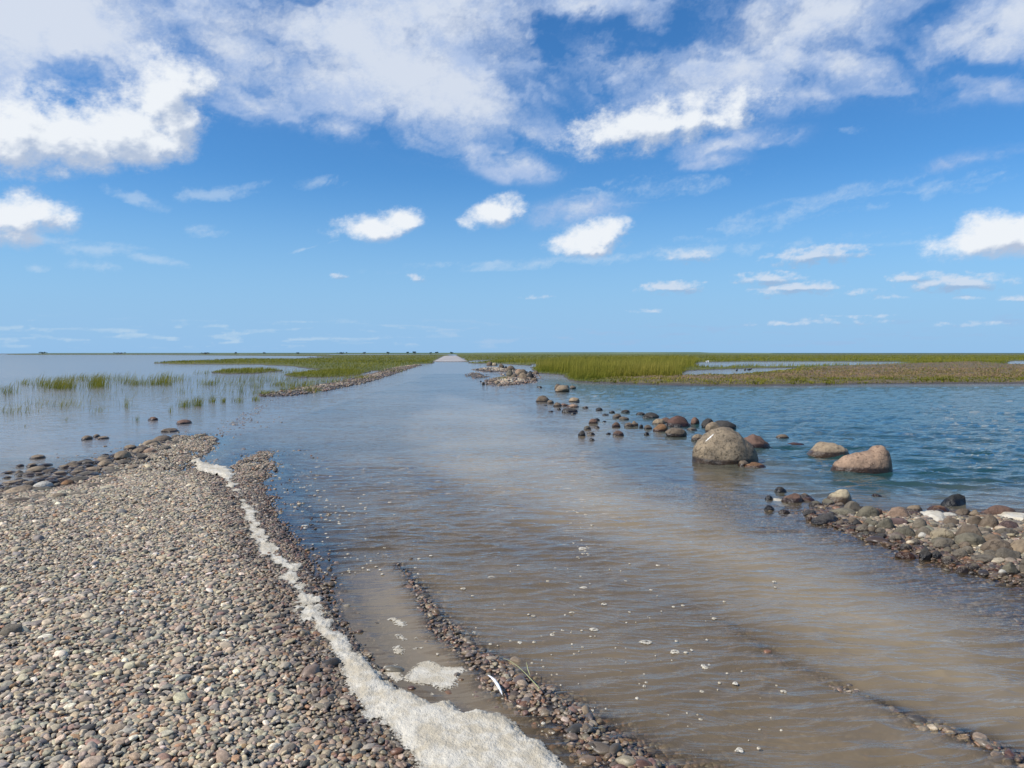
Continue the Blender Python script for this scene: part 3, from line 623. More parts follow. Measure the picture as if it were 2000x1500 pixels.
def shore_foam():
    v = np.concatenate([np.arange(885, 1560, 1.3), np.arange(1560, 1850, 4)]); u = np.arange(360, 1330, 1.3)
    U, V = np.meshgrid(u, v); Y = EYE*FPX*0+EYE/((V-HORV)/FPX); X = (U-1000)/FPX*Y
    f = foam_field(X, Y); L_ = land(X, Y)
    f = f+0.018*fbm(X*34, Y*17, 6.0, 4, 0.7)
    thin = np.full(X.shape, -9.0)
    for p in FLOAT_POLYS: thin = np.maximum(thin, sdf(X, Y, p))
    thin = thin+0.022*fbm(X*22, Y*11, 9.0, 5, 0.7)-0.006-0.02*np.clip(fbm(X*14, Y*9, 1.2, 3), 0.1, 1)
    kf = sstep(f, 0, 0.09); base = np.maximum(L_['h'], 0)*(1-kf)+0.018*kf
    Z1 = base+0.016*sstep(f, 0, 0.02)+0.012*sstep(f, 0.01, 0.12)+0.010*fbm(X*14, Y*10, 2.0, 5, 0.6)*sstep(f, 0, 0.05)
    Z2 = 0.0015+0.004*sstep(thin, 0, 0.02)
    Z = np.where(f > 0, Z1, Z2); keep = (f > 0.0) | (thin > 0.0)
    me = mesh_grid('sea_foam', X, Y, Z, keep & np.roll(keep, -1, 1) & np.roll(keep, -1, 0)); set_attr(me, 'thick', np.where(f > 0, sstep(f, -0.004, 0.10)*0.85+0.08, 0.25+0.45*sstep(thin, 0, 0.06))); o = link('sea_foam', me, FOAM_LACE)
    tag(o, 'cream coloured sea foam washed up in a winding line along the pebble beach', 'foam', kind='stuff')
shore_foam()
def foam_flecks():
    V, F = [], []
    spots = [(1262,1257,13,5),(1319,1276,11,5),(1160,1232,9,4),(1138,1073,9,3),(1530,1354,8,4),(1140,1150,8,4),(1288,1399,7,4),(1180,1182,6,3),(1378,1307,7,3),(960,1130,9,4),(905,1152,6,3),(1445,1468,8,5)]
    for i in range(170):
        u = RNG.normal(1210, 170); v = 1090+410*RNG.random()**0.8
        if v < 1110: u -= 40
        spots.append((u, v, abs(RNG.normal(0, 2.2))+1.0, 0))
    for i in range(150): # thin streaks drifting along the beach edge
        v = RNG.uniform(900, 1130); u = 525+(v-900)*0.45+abs(RNG.normal(0, 90)); spots.append((u, v, RNG.uniform(1.5, 4), 0))
    spots += [(RNG.normal(1135, 14), RNG.uniform(985, 1100), RNG.uniform(1.5, 4.5), 0) for _ in range(26)]
    for (u, v, s, h) in spots:
        p = G(u, v); 
        if land1(p.x, p.y) > -0.004: continue
        r = s/FPX*p.y*0.85; n = 14; b = len(V); ph = RNG.uniform(0, 6.3); e = RNG.uniform(0.55, 0.9)
        rr = 1+0.28*np.array([mnoise.noise((math.cos(k*6.283/n)*1.2, math.sin(k*6.283/n)*1.2, ph*3)) for k in range(n)])
        for k in range(n):
            a = k*6.283/n; V.append((p.x+r*rr[k]*math.cos(a)*1.15, p.y+r*rr[k]*math.sin(a)*e*1.6, 0.0068))
        for k in range(n):
            a = k*6.283/n; V.append((p.x+r*.72*rr[k]*math.cos(a)*1.15, p.y+r*.72*rr[k]*math.sin(a)*e*1.6, 0.0115))
        V.append((p.x, p.y, 0.0095))
        for k in range(n):
            k2 = (k+1) % n; F.append((b+k, b+k2, b+n+k2, b+n+k)); F.append((b+n+k, b+n+k2, b+2*n))
    me = bpy.data.meshes.new('foam_flecks'); me.from_pydata(V, [], F); me.polygons.foreach_set('use_smooth', [True]*len(F)); tk = np.zeros(len(V)); tk[:] = 0.30; tk[14::29] = 0.30
    ring = np.arange(len(V)) % 29; tk = np.where(ring < 14, 0.22, np.where(ring < 28, 0.55, 0.18)); set_attr(me, 'thick', tk)
    o = link('foam_flecks', me, FOAM_LACE); tag(o, 'small white flecks of foam drifting on the brown water of the flooded road', 'foam', kind='stuff')
foam_flecks()

# ------------------------------------------------------------------ boulders and stones, every one an object
ROCK = stone_shader('rock', 'object')
C_ = dict(granite=(0.245,0.188,0.120), pink=(0.31,0.205,0.135), tan=(0.26,0.195,0.125), pale=(0.38,0.31,0.20), red=(0.085,0.042,0.030), redbrown=(0.150,0.085,0.058), brown=(0.145,0.108,0.072),
          orange=(0.25,0.130,0.055), dark=(0.045,0.040,0.035), grey=(0.150,0.125,0.090), green=(0.135,0.118,0.080), maroon=(0.125,0.078,0.066), cream=(0.60,0.50,0.34), white=(0.50,0.47,0.40), black=(0.020,0.020,0.018))
CN = dict(granite='speckled grey brown', pink='pinkish tan', tan='tan', pale='pale tan', red='dark red', redbrown='reddish brown', brown='brown', orange='orange brown', dark='dark', grey='grey',
          green='greenish grey', maroon='maroon', cream='cream', white='whitish', black='black')
STONES = []      # (object, ground point, colour word) for the labels
def rock_mesh(name, a, b, c, seed, sub=4, prof=None, rough=1.0, facets=5):
    bm = bmesh.new(); bmesh.ops.create_icosphere(bm, subdivisions=sub, radius=1.0)
    rs = random.Random(seed); off = Vector((rs.uniform(-50, 50), rs.uniform(-50, 50), rs.uniform(-50, 50)))
    pl = []
    for _ in range(facets):
        n = Vector((rs.gauss(0, 1), rs.gauss(0, 1), rs.gauss(0.1, .7))).normalized(); pl.append((n, rs.uniform(0.70, 0.92)))
    for v in bm.verts:
        d = v.co.normalized(); p = d.copy()
        for n, k in pl:
            e = p.dot(n)-k
            if e > 0: p -= n*e*0.80
        r = 1+rough*(0.16*mnoise.noise(d*1.1+off)+0.07*mnoise.noise(d*2.7+off)+0.030*mnoise.noise(d*6+off)+0.014*mnoise.noise(d*14+off))
        p = p*r
        if prof and p.z > 0:
            x = max(-1, min(1, p.x)); q = 0
            for (x0, h0), (x1, h1) in zip(prof[:-1], prof[1:]):
                if x0 <= x <= x1:
                    s = (x-x0)/(x1-x0); s = s*s*(3-2*s); q = h0+(h1-h0)*s; break
            p.z *= q/max(math.sqrt(max(1-x*x, 0)), 0.32)
        v.co = (p.x*a, p.y*b, p.z*c)
    me = bpy.data.meshes.new(name); bm.to_mesh(me); bm.free()
    me.polygons.foreach_set('use_smooth', [True]*len(me.polygons)); return me
def rock(u0, u1, v0, v1, col, name='stone', seed=None, prof=None, label=None, rough=1.0, spk=0.25, sub=None, deep=0.8, tilt=0.0, facets=5, group=None, cat=None):
    uc = (u0+u1)/2; p = G(uc, v1)
    zz = max(0.0, land1(p.x, p.y+0.05))
    if zz > 0.005: p = G(uc, v1, zz*0.8)
    W = (u1-u0)/FPX*p.y; D = W*deep; yc = p.y+D*0.42; W = (u1-u0)/FPX*yc
    ztop = EYE-(v0-HORV)/FPX*yc; H = max(ztop-zz, W*0.18)
    seed = seed if seed is not None else int(u0*7+v0*13)
    sub = sub or (5 if u1-u0 > 70 else 4 if u1-u0 > 22 else 3)
    me = rock_mesh(name, W/2*1.04, D/2, H*0.97, seed, sub, prof, rough, facets)
    o = link(name, me, ROCK); o.location = ((uc-1000)/FPX*yc, yc, zz+H*0.02-0.0)
    o.rotation_euler = (0, R(tilt), 0)
    rs = random.Random(seed+1); k = rs.uniform(0.85, 1.15); c = C_[col]; o.color = (c[0]*k, c[1]*k, c[2]*k, 1); o['speckle'] = float(spk); o['wetline'] = 0.075 if name == 'boulder' and zz < .02 else 0.010 if name == 'cobble' else 0.035
    o['category'] = cat or ('boulder' if name == 'boulder' else 'stone')
    if group: o['group'] = group
    if label: o['label'] = label
    STONES.append((o, uc, v1, CN[col], u1-u0, (v1-v0)/(u1-u0))); return o
rock(1357,1479,835,909,'granite','boulder',seed=3,prof=[(-1,.15),(-.92,.42),(-.8,.60),(-.6,.80),(-.35,.94),(-.1,1),(.15,.97),(.35,.85),(.55,.67),(.75,.54),(.9,.34),(1,.15)],spk=1.0,rough=0.35,deep=.85,facets=0,
     label='great rounded speckled granite boulder standing in the water, the largest of all')
rock(1446,1504,848,877,'redbrown','boulder',seed=12,prof=[(-1,.3),(-.5,.75),(-.1,1),(.3,.85),(.8,.45),(1,.2)],spk=.3,rough=.5,facets=1,label='reddish brown boulder sticking out behind the right shoulder of the great granite boulder')
rock(1580,1657,863,893,'tan','boulder',seed=21,prof=[(-1,.25),(-.6,.7),(-.25,1),(.2,.95),(.55,.8),(.85,.45),(1,.2)],spk=.35,rough=.5,facets=1,label='low tan boulder in the water just behind the pinkish notched one')
rock(1629,1742,868,926,'pink','boulder',seed=33,prof=[(-1,.15),(-.8,.38),(-.5,.58),(-.1,.71),(.22,.78),(.48,.96),(.66,1),(.84,.86),(.96,.48),(1,.3)],spk=.35,rough=.45,facets=1,deep=.62,
     label='pinkish tan boulder with a notched back and its high end on the right')
rock(1458,1498,903,917,'orange',spk=.2,label='flat orange brown stone at the right foot of the great granite boulder')
rock(1442,1466,900,914,'brown',label='small wet brown stone wedged against the foot of the great granite boulder')
rock(1620,1668,957,986,'pale','boulder',seed=8,prof=[(-1,.4),(-.5,.75),(.1,1),(.5,.98),(1,.5)],spk=.4,rough=.4,facets=0,label='smooth pale egg shaped boulder at the water edge of the right bank')
rock(1846,1891,966,992,'black','boulder',spk=.1,prof=[(-1,.2),(-.5,.65),(0,.95),(.5,1),(.9,.8),(1,.5)],rough=.5,label='black weed covered boulder in the water just behind the right bank')
rock(1731,1787,991,1017,'pink',seed=71,spk=.4,rough=.8,deep=.6,label='blocky pinkish red stone in the middle of the right bank')
rock(1678,1723,991,1015,'green',seed=15,facets=7,spk=.35,deep=.7,label='angular olive brown stone with a pointed top on the right bank')
rock(1930,1991,988,1012,'redbrown','boulder',spk=.3,rough=.7,deep=.6,label='long reddish brown boulder at the back of the right bank beside the photo edge')
rock(1788,1819,1014,1038,'grey',seed=5,facets=1,rough=.6,label='upright rounded dark grey stone beside the foam pool on the right bank')
rock(1776,1794,1058,1067,'cream',label='small bright cream pebble shaped stone low on the right bank',rough=.4,facets=0)
rock(1757,1794,1078,1093,'orange',label='orange brown stone at the lower waterline of the right bank')
rock(1303,1350,812,834,'red','boulder',seed=14,rough=.9,label='dark red angular boulder, the biggest of the rock pile left of the great granite boulder')
rock(-10,30,1226,1250,'grey',seed=18,rough=.5,deep=1.1,label='flat grey slab lying on the pebble beach at the left photo edge')
rock(288,307,814,822,'redbrown',label='small dark reddish stone alone in the shallow water beyond the beach tip')
MID = """1275 1300 817 831 tan;1290 1313 815 828 redbrown;1300 1342 835 853 brown;1276 1306 828 844 orange;1258 1276 829 840 brown;1350 1367 815 831 redbrown;1372 1397 818 836 dark;1378 1412 825 846 tan;
1352 1379 848 861 tan;1385 1437 821 839 dark;1316 1334 827 836 dark;1340 1364 836 843 grey;1150 1168 818 829 redbrown;1198 1219 841 852 redbrown;1130 1145 841 853 dark;1140 1156 832 840 green;1146 1163 843 851 grey;
1161 1172 832 837 brown;1196 1212 825 835 redbrown;1220 1239 825 834 brown;1234 1248 822 833 brown;1249 1257 829 836 dark;1196 1215 808 817 brown;1208 1229 813 822 brown;1213 1231 800 807 dark;1242 1262 805 812 dark;
1256 1288 806 818 dark;1164 1178 796 802 dark;1190 1201 802 807 dark;1160 1172 817 823 dark;1259 1269 844 849 dark;1184 1194 845 849 dark;1151 1162 856 861 dark;1047 1073 772 786 brown;1109 1132 776 786 tan;
1082 1112 752 766 tan;1082 1098 750 761 brown;1101 1112 752 758 brown;1112 1125 753 759 brown;1095 1129 797 806 dark;1106 1131 789 797 pink;1080 1097 786 795 brown;1067 1082 781 789 brown;1094 1112 787 794 redbrown;
1113 1127 805 810 dark;1071 1082 802 805 dark;1120 1133 784 788 dark;1051 1059 754 758 dark;1138 1150 793 798 brown;1177 1186 822 826 dark;1176 1190 808 812 dark;1088 1096 796 801 dark;1062 1070 790 793 dark"""
RGT = """1518 1544 849 859 brown;1537 1573 865 872 orange;1516 1539 952 963 dark;1532 1572 965 984 redbrown;1498 1513 969 977 dark;1565 1590 965 976 brown;1565 1597 973 982 orange;1584 1612 980 993 green;1497 1517 988 998 dark;
1525 1546 997 1004 brown;1706 1727 966 974 red;1818 1859 989 1001 orange"""
BANK = """1776 1808 988 1004 tan;1709 1732 993 1014 redbrown;1720 1752 1013 1037 green;1733 1782 1014 1028 maroon;1821 1843 1024 1035 grey;1754 1797 1031 1051 green;1797 1830 1033 1051 grey;1825 1874 1033 1057 pale;1846 1881 1013 1033 brown;
1849 1876 1024 1040 grey;1873 1929 1025 1058 brown;1871 1904 994 1012 brown;1900 1922 998 1014 tan;1896 1932 1011 1035 brown;1920 1958 1006 1037 brown;1920 1950 999 1010 maroon;1958 1998 1019 1042 maroon;1911 1947 1031 1049 grey;1828 1873 1052 1073 grey;
1871 1931 1044 1070 green;1928 1965 1046 1066 brown;1930 1991 1056 1084 brown;1951 2003 1073 1096 grey;1947 1998 1034 1053 grey;1983 2035 1054 1086 tan;1906 1962 1087 1101 grey;1805 1829 1072 1093 dark;1825 1849 1080 1093 dark;
1800 1818 1042 1053 white;1968 2000 1103 1126 green;1843 1877 1003 1015 white;1959 1978 1116 1128 white;1877 1901 1109 1122 brown;1651 1687 981 1004 grey;1609 1636 974 991 green;1631 1656 983 994 brown;1618 1682 995 1009 green;
1600 1642 1006 1020 dark;1574 1600 997 1008 dark;1578 1592 1009 1018 pink;1592 1637 1011 1024 dark;1693 1714 1014 1027 green;2005 2060 1000 1030 brown;2010 2070 1030 1060 grey;2060 2130 1020 1060 brown;2000 2050 1090 1125 grey;2075 2140 1070 1105 grey;
1638 1656 1019 1028 brown;1668 1690 1018 1028 dark;1700 1722 1030 1042 brown;1740 1760 1048 1058 grey;1715 1740 1044 1054 dark;1765 1790 1066 1076 green;1660 1684 1030 1038 dark;1848 1872 1090 1102 grey;1870 1900 1076 1092 grey;1900 1922 1104 1114 grey"""  # the whitish entry just below the black boulder stands for a foam lump
LEFT = """158 176 850 860 brown;180 192 848 855 brown;187 208 852 859 tan;49 66 905 913 tan;72 95 905 912 brown;50 85 911 924 tan;122 152 904 915 tan;27 41 907 913 brown;0 23 920 927 tan;24 39 919 929 brown;98 124 921 930 tan;
135 161 914 924 grey;160 196 912 923 tan;148 184 921 932 grey;128 166 931 943 grey;116 138 937 950 orange;195 224 912 922 grey;189 216 899 913 tan;222 250 880 897 tan;200 236 917 927 grey;199 226 935 944 grey;95 113 944 954 grey;
61 96 941 958 white;48 63 944 954 dark;10 56 950 967 tan;29 71 951 964 tan;58 95 953 964 green;52 83 967 981 grey;92 123 964 978 tan;0 18 950 963 grey;128 166 961 976 grey;140 166 971 983 tan;8 50 974 991 brown;0 21 974 986 brown;
105 136 979 988 tan;60 98 987 999 grey;32 56 987 999 grey;-6 21 994 1004 dark;110 151 987 997 grey;298 332 851 864 brown;277 306 859 871 tan;289 308 864 873 tan;257 281 875 887 tan;279 301 875 886 pink;315 346 836 845 brown;
345 371 819 829 redbrown;240 262 868 878 tan;225 250 898 908 grey;175 200 929 938 tan;205 230 906 914 tan;262 285 888 897 grey;166 190 944 954 grey;70 92 930 938 brown;186 212 890 899 grey;240 268 908 917 tan;310 330 870 879 grey"""
FARR = """950 963 706 714 brown;960 972 708 714 pale;972 985 711 719 brown;984 991 715 720 dark;989 1006 714 724 brown;1006 1021 720 729 pink;1013 1030 721 732 brown;1008 1019 725 732 tan;1013 1030 728 739 tan;1028 1045 727 739 dark;1040 1053 724 731 brown;
1031 1041 724 729 dark;989 1003 722 735 green;1021 1033 737 743 brown;941 947 746 752 black;937 941 743 746 dark;949 954 748 752 dark;998 1012 730 738 brown;1048 1057 754 757 dark;1036 1050 739 744 brown;955 966 741 746 brown;966 976 743 749 tan"""
for (txt, place, grp) in ((MID, 'mid', 'wet stones strung out in the water along the right edge of the road'), (RGT, 'rgt', 'stones in the water around the tip of the right bank'), (BANK, 'bank', 'rounded stones heaped on the right bank'),
                     (LEFT, 'left', 'flat cobbles along the left waterline of the beach'), (FARR, 'far', 'distant stones beside the far right edge of the road')):
    for ln in txt.replace('\n', '').split(';'):
        a = ln.split(); u0, u1, v0, v1 = map(float, a[:4])
        kw = dict(deep=0.8, rough=0.8, spk=0.2)
        if place == 'bank': kw = dict(deep=0.75, rough=0.9, facets=6)
        if place == 'left': kw = dict(deep=1.5, rough=0.6, facets=3)
        o = rock(u0, u1, v0, v1, a[4], 'cobble' if place == 'left' else 'stone', group=grp, cat='cobble' if place == 'left' else 'stone', **kw)
        if place == 'left': o.scale.z = 1.0; o.location.z -= 0.004
# filler cobbles of the same bands, alike one another
rs = random.Random(5); proto = [bpy.data.meshes.new('x') for _ in range(0)]
for i in range(120):
    u = rs.uniform(-60, 335); vmid = 958-0.30*max(u, 0)+rs.gauss(0, 15)*(1-max(u, 0)/420); w = rs.uniform(15, 30)*(0.55+0.45*(1-u/400)); 
    o = rock(u, u+w, vmid-w*0.26, vmid+w*0.12, rs.choice(['tan', 'grey', 'brown', 'grey', 'tan']), 'cobble', seed=900+i, deep=1.3, rough=.5, facets=2, group='small flat cobbles between the larger ones at the left waterline', cat='cobble',
             label='small flat grey or brown cobble packed among others along the left waterline'); o.scale.z = 0.8
for i in range(40):
    u = rs.uniform(1640, 2060); v = rs.uniform(1012, 1062)+max(0, (u-1700))*0.13; w = rs.uniform(14, 30)
    p = G(u, v)
    if land1(p.x, p.y) < 0.02: continue
    rock(u, u+w, v-w*0.32, v+w*0.22, rs.choice(['grey', 'green', 'brown', 'dark', 'grey']), 'stone', seed=1200+i, deep=.9, rough=.6, facets=3, group='lesser stones filling the gaps of the right bank',
         label='small grey or brown stone filling a gap between the larger stones of the right bank')

# every other stone is described by its looks and by the landmark stone nearest to it
LAND = [(1418,909,'the great granite boulder'),(1618,893,'the low tan boulder'),(1686,926,'the notched boulder'),(1644,986,'the pale egg boulder'),(1868,992,'the black boulder'),
        (1759,1017,'the blocky pink stone'),(1700,1015,'the pointed olive stone'),(1960,1012,'the long reddish brown boulder'),(1803,1038,'the upright dark grey stone'),(1785,1067,'the small bright cream stone'),
        (1326,834,'the dark red boulder'),(1775,1093,'the low orange stone'),(15,1245,'the flat grey slab'),(298,822,'the lone reddish stone'),
        (1097,766,'the tan marsh boulder'),(1060,786,'the far round brown stone'),(1140,853,'the leftmost rock line stone'),
        (78,958,'the whitish mossy cobble'),(236,897,'the humped tan cobble'),(127,950,'the orange brown cobble'),(315,864,'the long brown cobble'),(1022,739,'the far twin boulders'),
        (960,714,'the farthest pale boulder'),(944,752,'the far black stone')]
used = {}
for o, u, v, c, w, asp in STONES:
    if 'label' in o.keys(): used[o['label']] = 1
for o, u, v, c, w, asp in STONES:
    if 'label' in o.keys(): continue
    best = sorted(LAND, key=lambda q: math.hypot(q[0]-u, (q[1]-v)*2.0)); kind = 'cobble' if o.name.startswith('cobble') else 'stone'
    size = 'tiny' if w < 11 else 'small' if w < 20 else 'middling' if w < 36 else 'large'; shape = 'flat' if asp < 0.36 else 'rounded' if asp < 0.6 else 'upright'
    done = False
    for lu, lv, nm in best[:4]:
        du, dv = u-lu, v-lv; 
        if abs(du) < 4 and abs(dv) < 4:
            lab = '%s %s %s that is %s' % (c, shape, kind, nm); rel = ''
        else:
            side = ('right' if du > 0 else 'left'); dep = 'in front and ' if dv > 9 else 'behind and ' if dv < -9 else ''
            rel = '%s%s of' % (dep, side); dist = math.hypot(du, dv*2); near = 'close ' if dist < 45 else '' if dist < 110 else 'well '
            lab = '%s %s %s %s, %s%s %s' % (size, c, shape, kind, near, rel, nm)
        if lab not in used: done = True; break
    k = 0; base = lab
    while lab in used and k < 9:
        k += 1; lab = base.replace(' %s, ' % kind, ' %s, %s farther one ' % (kind, ['', 'the next', 'a second', 'a third', 'a fourth', 'a fifth', 'a sixth', 'a seventh', 'an eighth', 'a ninth'][k]))
    used[lab] = 1; o['label'] = lab
# a thin whitish streak laid on the granite boulder's shoulder, part of that boulder
b0 = STONES[0][0]; V, F = [], []
dg = bpy.context.evaluated_depsgraph_get()
def hit(u, v, ob):
    mw = ob.matrix_world.inverted(); o_ = mw @ Vector((0, 0, EYE)); d_ = (mw.to_3x3() @ direction(u, v)).normalized(); ok, loc, nor, idx = ob.ray_cast(o_, d_); return (loc, nor) if ok else None
bpy.context.view_layer.update()
row = []
for i in range(13):
    s = i/12; uu = 1378+(1395-1378)*s; vvv = 862-(862-847)*s; wd = 1.5*math.sin(math.pi*min(1, s*0.9+0.08))*(0.8+0.3*math.sin(i*2.1))
    for j in (-1, 0, 1):
        h = hit(uu+j*wd*0.7, vvv+j*wd*0.7, b0)
        row.append(None if h is None else h[0]+h[1]*(0.004 if j == 0 else 0.0008))
if all(r is not None for r in row):
    for i in range(12):
        for j in range(2): a = i*3+j; F.append((a, a+3, a+4, a+1))
    me = bpy.data.meshes.new('white_streak'); me.from_pydata([tuple(r) for r in row], [], F); me.polygons.foreach_set('use_smooth', [True]*len(F))
    mw_ = bpy.data.materials.new('whitish_streak'); mw_.use_nodes = True; mw_.node_tree.nodes['Principled BSDF'].inputs['Base Color'].default_value = (0.7, 0.68, 0.62, 1)
    ws = link('white_streak', me, mw_, b0)
# dried foam caught between the stones of the right bank
def blob(name, pts, z, th, label, grp=None):
    P_ = GP(pts); lo, hi = P_.min(0)-.1, P_.max(0)+.1
    xs = np.arange(lo[0], hi[0], 0.012); ys = np.arange(lo[1], hi[1], 0.02); X, Y = np.meshgrid(xs, ys)
    f = sdf(X, Y, P_)+0.05*fbm(X*6, Y*4, 1.0, 4, .6); me = mesh_grid(name, X, Y, z+th*sstep(f, 0, .06)+0.01*fbm(X*14, Y*10, 2., 3), f > 0); o = link(name, me, FOAM); tag(o, label, 'foam', grp, 'stuff')
blob('bank_foam', [(1795,1009),(1850,1013),(1852,1026),(1838,1037),(1822,1030),(1806,1018)], 0.05, 0.03, 'pool of pale foam trapped between the stones of the right bank')
blob('bank_foam', [(1945,1009),(2010,1018),(2010,1032),(1970,1026),(1950,1020)], 0.05, 0.03, 'strip of pale foam behind the maroon stone on the right bank')
blob('bank_foam', [(1506,975),(1520,974),(1532,978),(1540,988),(1525,990),(1510,983)], 0.002, 0.008, 'small white patch of foam at the tip of the right bank')

# ------------------------------------------------------------------ marsh grass: blades as real little leaves
def grass_material(name, stops, tipc):
    m = bpy.data.materials.new(name); m.use_nodes = True; t = NT(m.node_tree); t.n.clear()
    pos = t.add('ShaderNodeNewGeometry').outputs['Position']; r = t.attr('shade'); h = t.attr('tip')
    pat = t.noise(t.scalev(pos, (.16, .07, 1)), 1.0, 4, 0.6)
    c = t.ramp(t.m('ADD', t.m('MULTIPLY', r, 0.45), t.m('MULTIPLY', t.rng(pat, 0.3, 0.7), 0.55)), stops)
    c = t.mix(t.m('MULTIPLY', h, 0.55), c, tipc)
    d = t.add('ShaderNodeBsdfDiffuse', None, Color=c); tl = t.add('ShaderNodeBsdfTranslucent', None, Color=c)
    mx = t.add('ShaderNodeMixShader', None, i0=0.35, i1=d, i2=tl)
    out = t.n.new('ShaderNodeOutputMaterial'); t.l.new(mx.outputs[0], out.inputs[0]); return m
GR = grass_material('marsh_grass', [(0, (0.045, 0.070, 0.008)), (.4, (0.130, 0.155, 0.016)), (.75, (0.235, 0.225, 0.030)), (1, (0.33, 0.27, 0.06))], (0.40, 0.33, 0.08))
HE = grass_material('low_herbs', [(0, (0.17, 0.16, 0.045)), (.35, (0.30, 0.21, 0.085)), (.7, (0.37, 0.235, 0.135)), (1, (0.45, 0.33, 0.26))], (0.36, 0.25, 0.18))
def blades(name, x, y, z, hgt, wid, lean=(0.25, 0.0), spread=0.22, mat=GR, label='', parent=None, kind='stuff', cat='grass', origin=None, bright=None):
    n = len(x); a = RNG.uniform(0, 6.283, n); dx, dy = np.cos(a), np.sin(a)
    # blades face roughly any way; width across (dx, dy); bend with the wind to the right
    bx = lean[0]*hgt*RNG.uniform(0.3, 1.6, n)+RNG.normal(0, spread, n)*hgt; by = lean[1]*hgt+RNG.normal(0, spread, n)*hgt
    w = wid/2
    P0 = np.stack([x-dx*w, y-dy*w, z-0.02], 1); P1 = np.stack([x+dx*w, y+dy*w, z-0.02], 1)
    mx, my, mz = x+bx*0.32, y+by*0.32, z+hgt*0.55
    P2 = np.stack([mx-dx*w*.8, my-dy*w*.8, mz], 1); P3 = np.stack([mx+dx*w*.8, my+dy*w*.8, mz], 1)
    P4 = np.stack([x+bx, y+by, z+hgt*RNG.uniform(.9, 1.0, n)], 1)
    co = np.stack([P0, P1, P2, P3, P4], 1).reshape(-1, 3)
    if origin is not None: co = co-np.array(origin)
    me = bpy.data.meshes.new(name); me.vertices.add(n*5); me.vertices.foreach_set('co', co.astype(np.float32).ravel())
    i = (np.arange(n)*5)[:, None]; q = i+np.array([[0, 1, 3, 2]]); tr = i+np.array([[2, 3, 4]])
    idx = np.concatenate([q, tr], 1).ravel(); me.loops.add(len(idx)); me.loops.foreach_set('vertex_index', idx.astype(np.int32))
    ls = (np.arange(n)*7)[:, None]+np.array([[0, 4]]); me.polygons.add(2*n); me.polygons.foreach_set('loop_start', ls.ravel().astype(np.int32)); me.update(calc_edges=True)
    set_attr(me, 'shade', np.repeat(RNG.random(n) if bright is None else bright, 5)); set_attr(me, 'tip', np.tile([0, 0, .4, .4, 1], n))
    o = link(name, me, mat)
    if origin is not None: o.location = origin
    tag(o, label, cat, kind=kind); return o
REED = GP([(1041,728),(1042,718),(1052,714),(1080,709),(1180,704),(1300,702),(1365,704),(1361,714),(1350,722),(1338,731),(1330,741),(1240,742),(1170,745),(1122,744),(1110,740),(1106,732),(1075,730)])
def marsh_grass():
    n = 420000; u = RNG.uniform(-500, 2600, n); v = HORV+RNG.uniform(1.35, 66, n)**1.0
    v = np.where(RNG.random(n) < 0.35, HORV+RNG.uniform(1.1, 20, n), v)
    v = np.where(np.arange(n) < 130000, RNG.uniform(724, 756, n), v)
    y = EYE*FPX/(v-HORV); x = (u-1000)/FPX*y
    L_ = land(x, y); k = (L_['marsh'] > 0.0) & (L_['h'] > 0.0); x, y, h_, mar, br = x[k], y[k], L_['h'][k], L_['marsh'][k], L_['brown'][k]; r = np.hypot(x, y)
    rd = sdf(x, y, REED); n = len(x); nb = fbm(x*0.10, y*0.05, 3.0, 4)
    isb = (br > -0.4+1.2*fbm(x*0.5, y*0.3, 1.5, 3)) & (rd < 0.3)
    k2 = ~isb; hg = np.where(rd > 0, 0.50+0.62*sstep(rd+0.8*fbm(x*.6, y*.4, 2., 3), -0.3, 1.5), 0.34+0.30*nb+0.06)*RNG.uniform(0.6, 1.15, n)
    hg = hg*sstep(mar, -0.4, 0.8)*(0.75+0.25*sstep(r, 60, 90)); left = x < -0.02*y; hg = np.where(left, hg*0.75, hg)
    wid = np.maximum(0.010, r*0.00042); thin = RNG.random(n) < np.where(rd > 0, 1, np.where(r > 120, .8, .9))
    kk = k2 & thin; blades('marsh_grass', x[kk], y[kk], h_[kk]-0.02, np.maximum(hg[kk], 0.08), wid[kk], label='yellow green marsh grass spreading over the flats out to the horizon')
    kk = isb; lump = 0.5+0.9*sstep(fbm(x*0.9, y*0.5, 6.0, 4), -0.2, 0.4)
    gre = RNG.random(n)
    edge = sstep(mar+0.8*nb, 4.2, 0.8)
    k3 = kk & (gre < 0.15+0.75*edge); blades('green_turf', x[k3], y[k3], h_[k3]-0.03, (0.07+0.09*RNG.random(k3.sum()))*lump[k3], wid[k3]*2.2, spread=.6, label='short green turf along the eroded edge of the near marsh bank')
    k3 = kk & (gre >= 0.15+0.75*edge); blades('low_herbs', x[k3], y[k3], h_[k3]-0.03, (0.05+0.09*RNG.random(k3.sum()))*lump[k3], wid[k3]*2.2, spread=.7, mat=HE, label='low brown and mauve salt marsh herbs on the near right marsh bank', cat='herbs')
    # fine tall stems in front of the reed bed
    m = 9000; u = RNG.uniform(1041, 1360, m); v = RNG.uniform(712, 742, m); y = EYE*FPX/(v-HORV); x = (u-1000)/FPX*y; k = sdf(x, y, REED) > 0.2; x, y = x[k], y[k]; h_ = land(x, y)['h']
    blades('seed_heads', x, y, h_, RNG.uniform(0.95, 1.22, len(x)), np.full(len(x), 0.016), lean=(.1, 0), spread=.08, bright=np.full(len(x), 1.0), label='pale flowering stems standing above the tall green reeds')
marsh_grass()
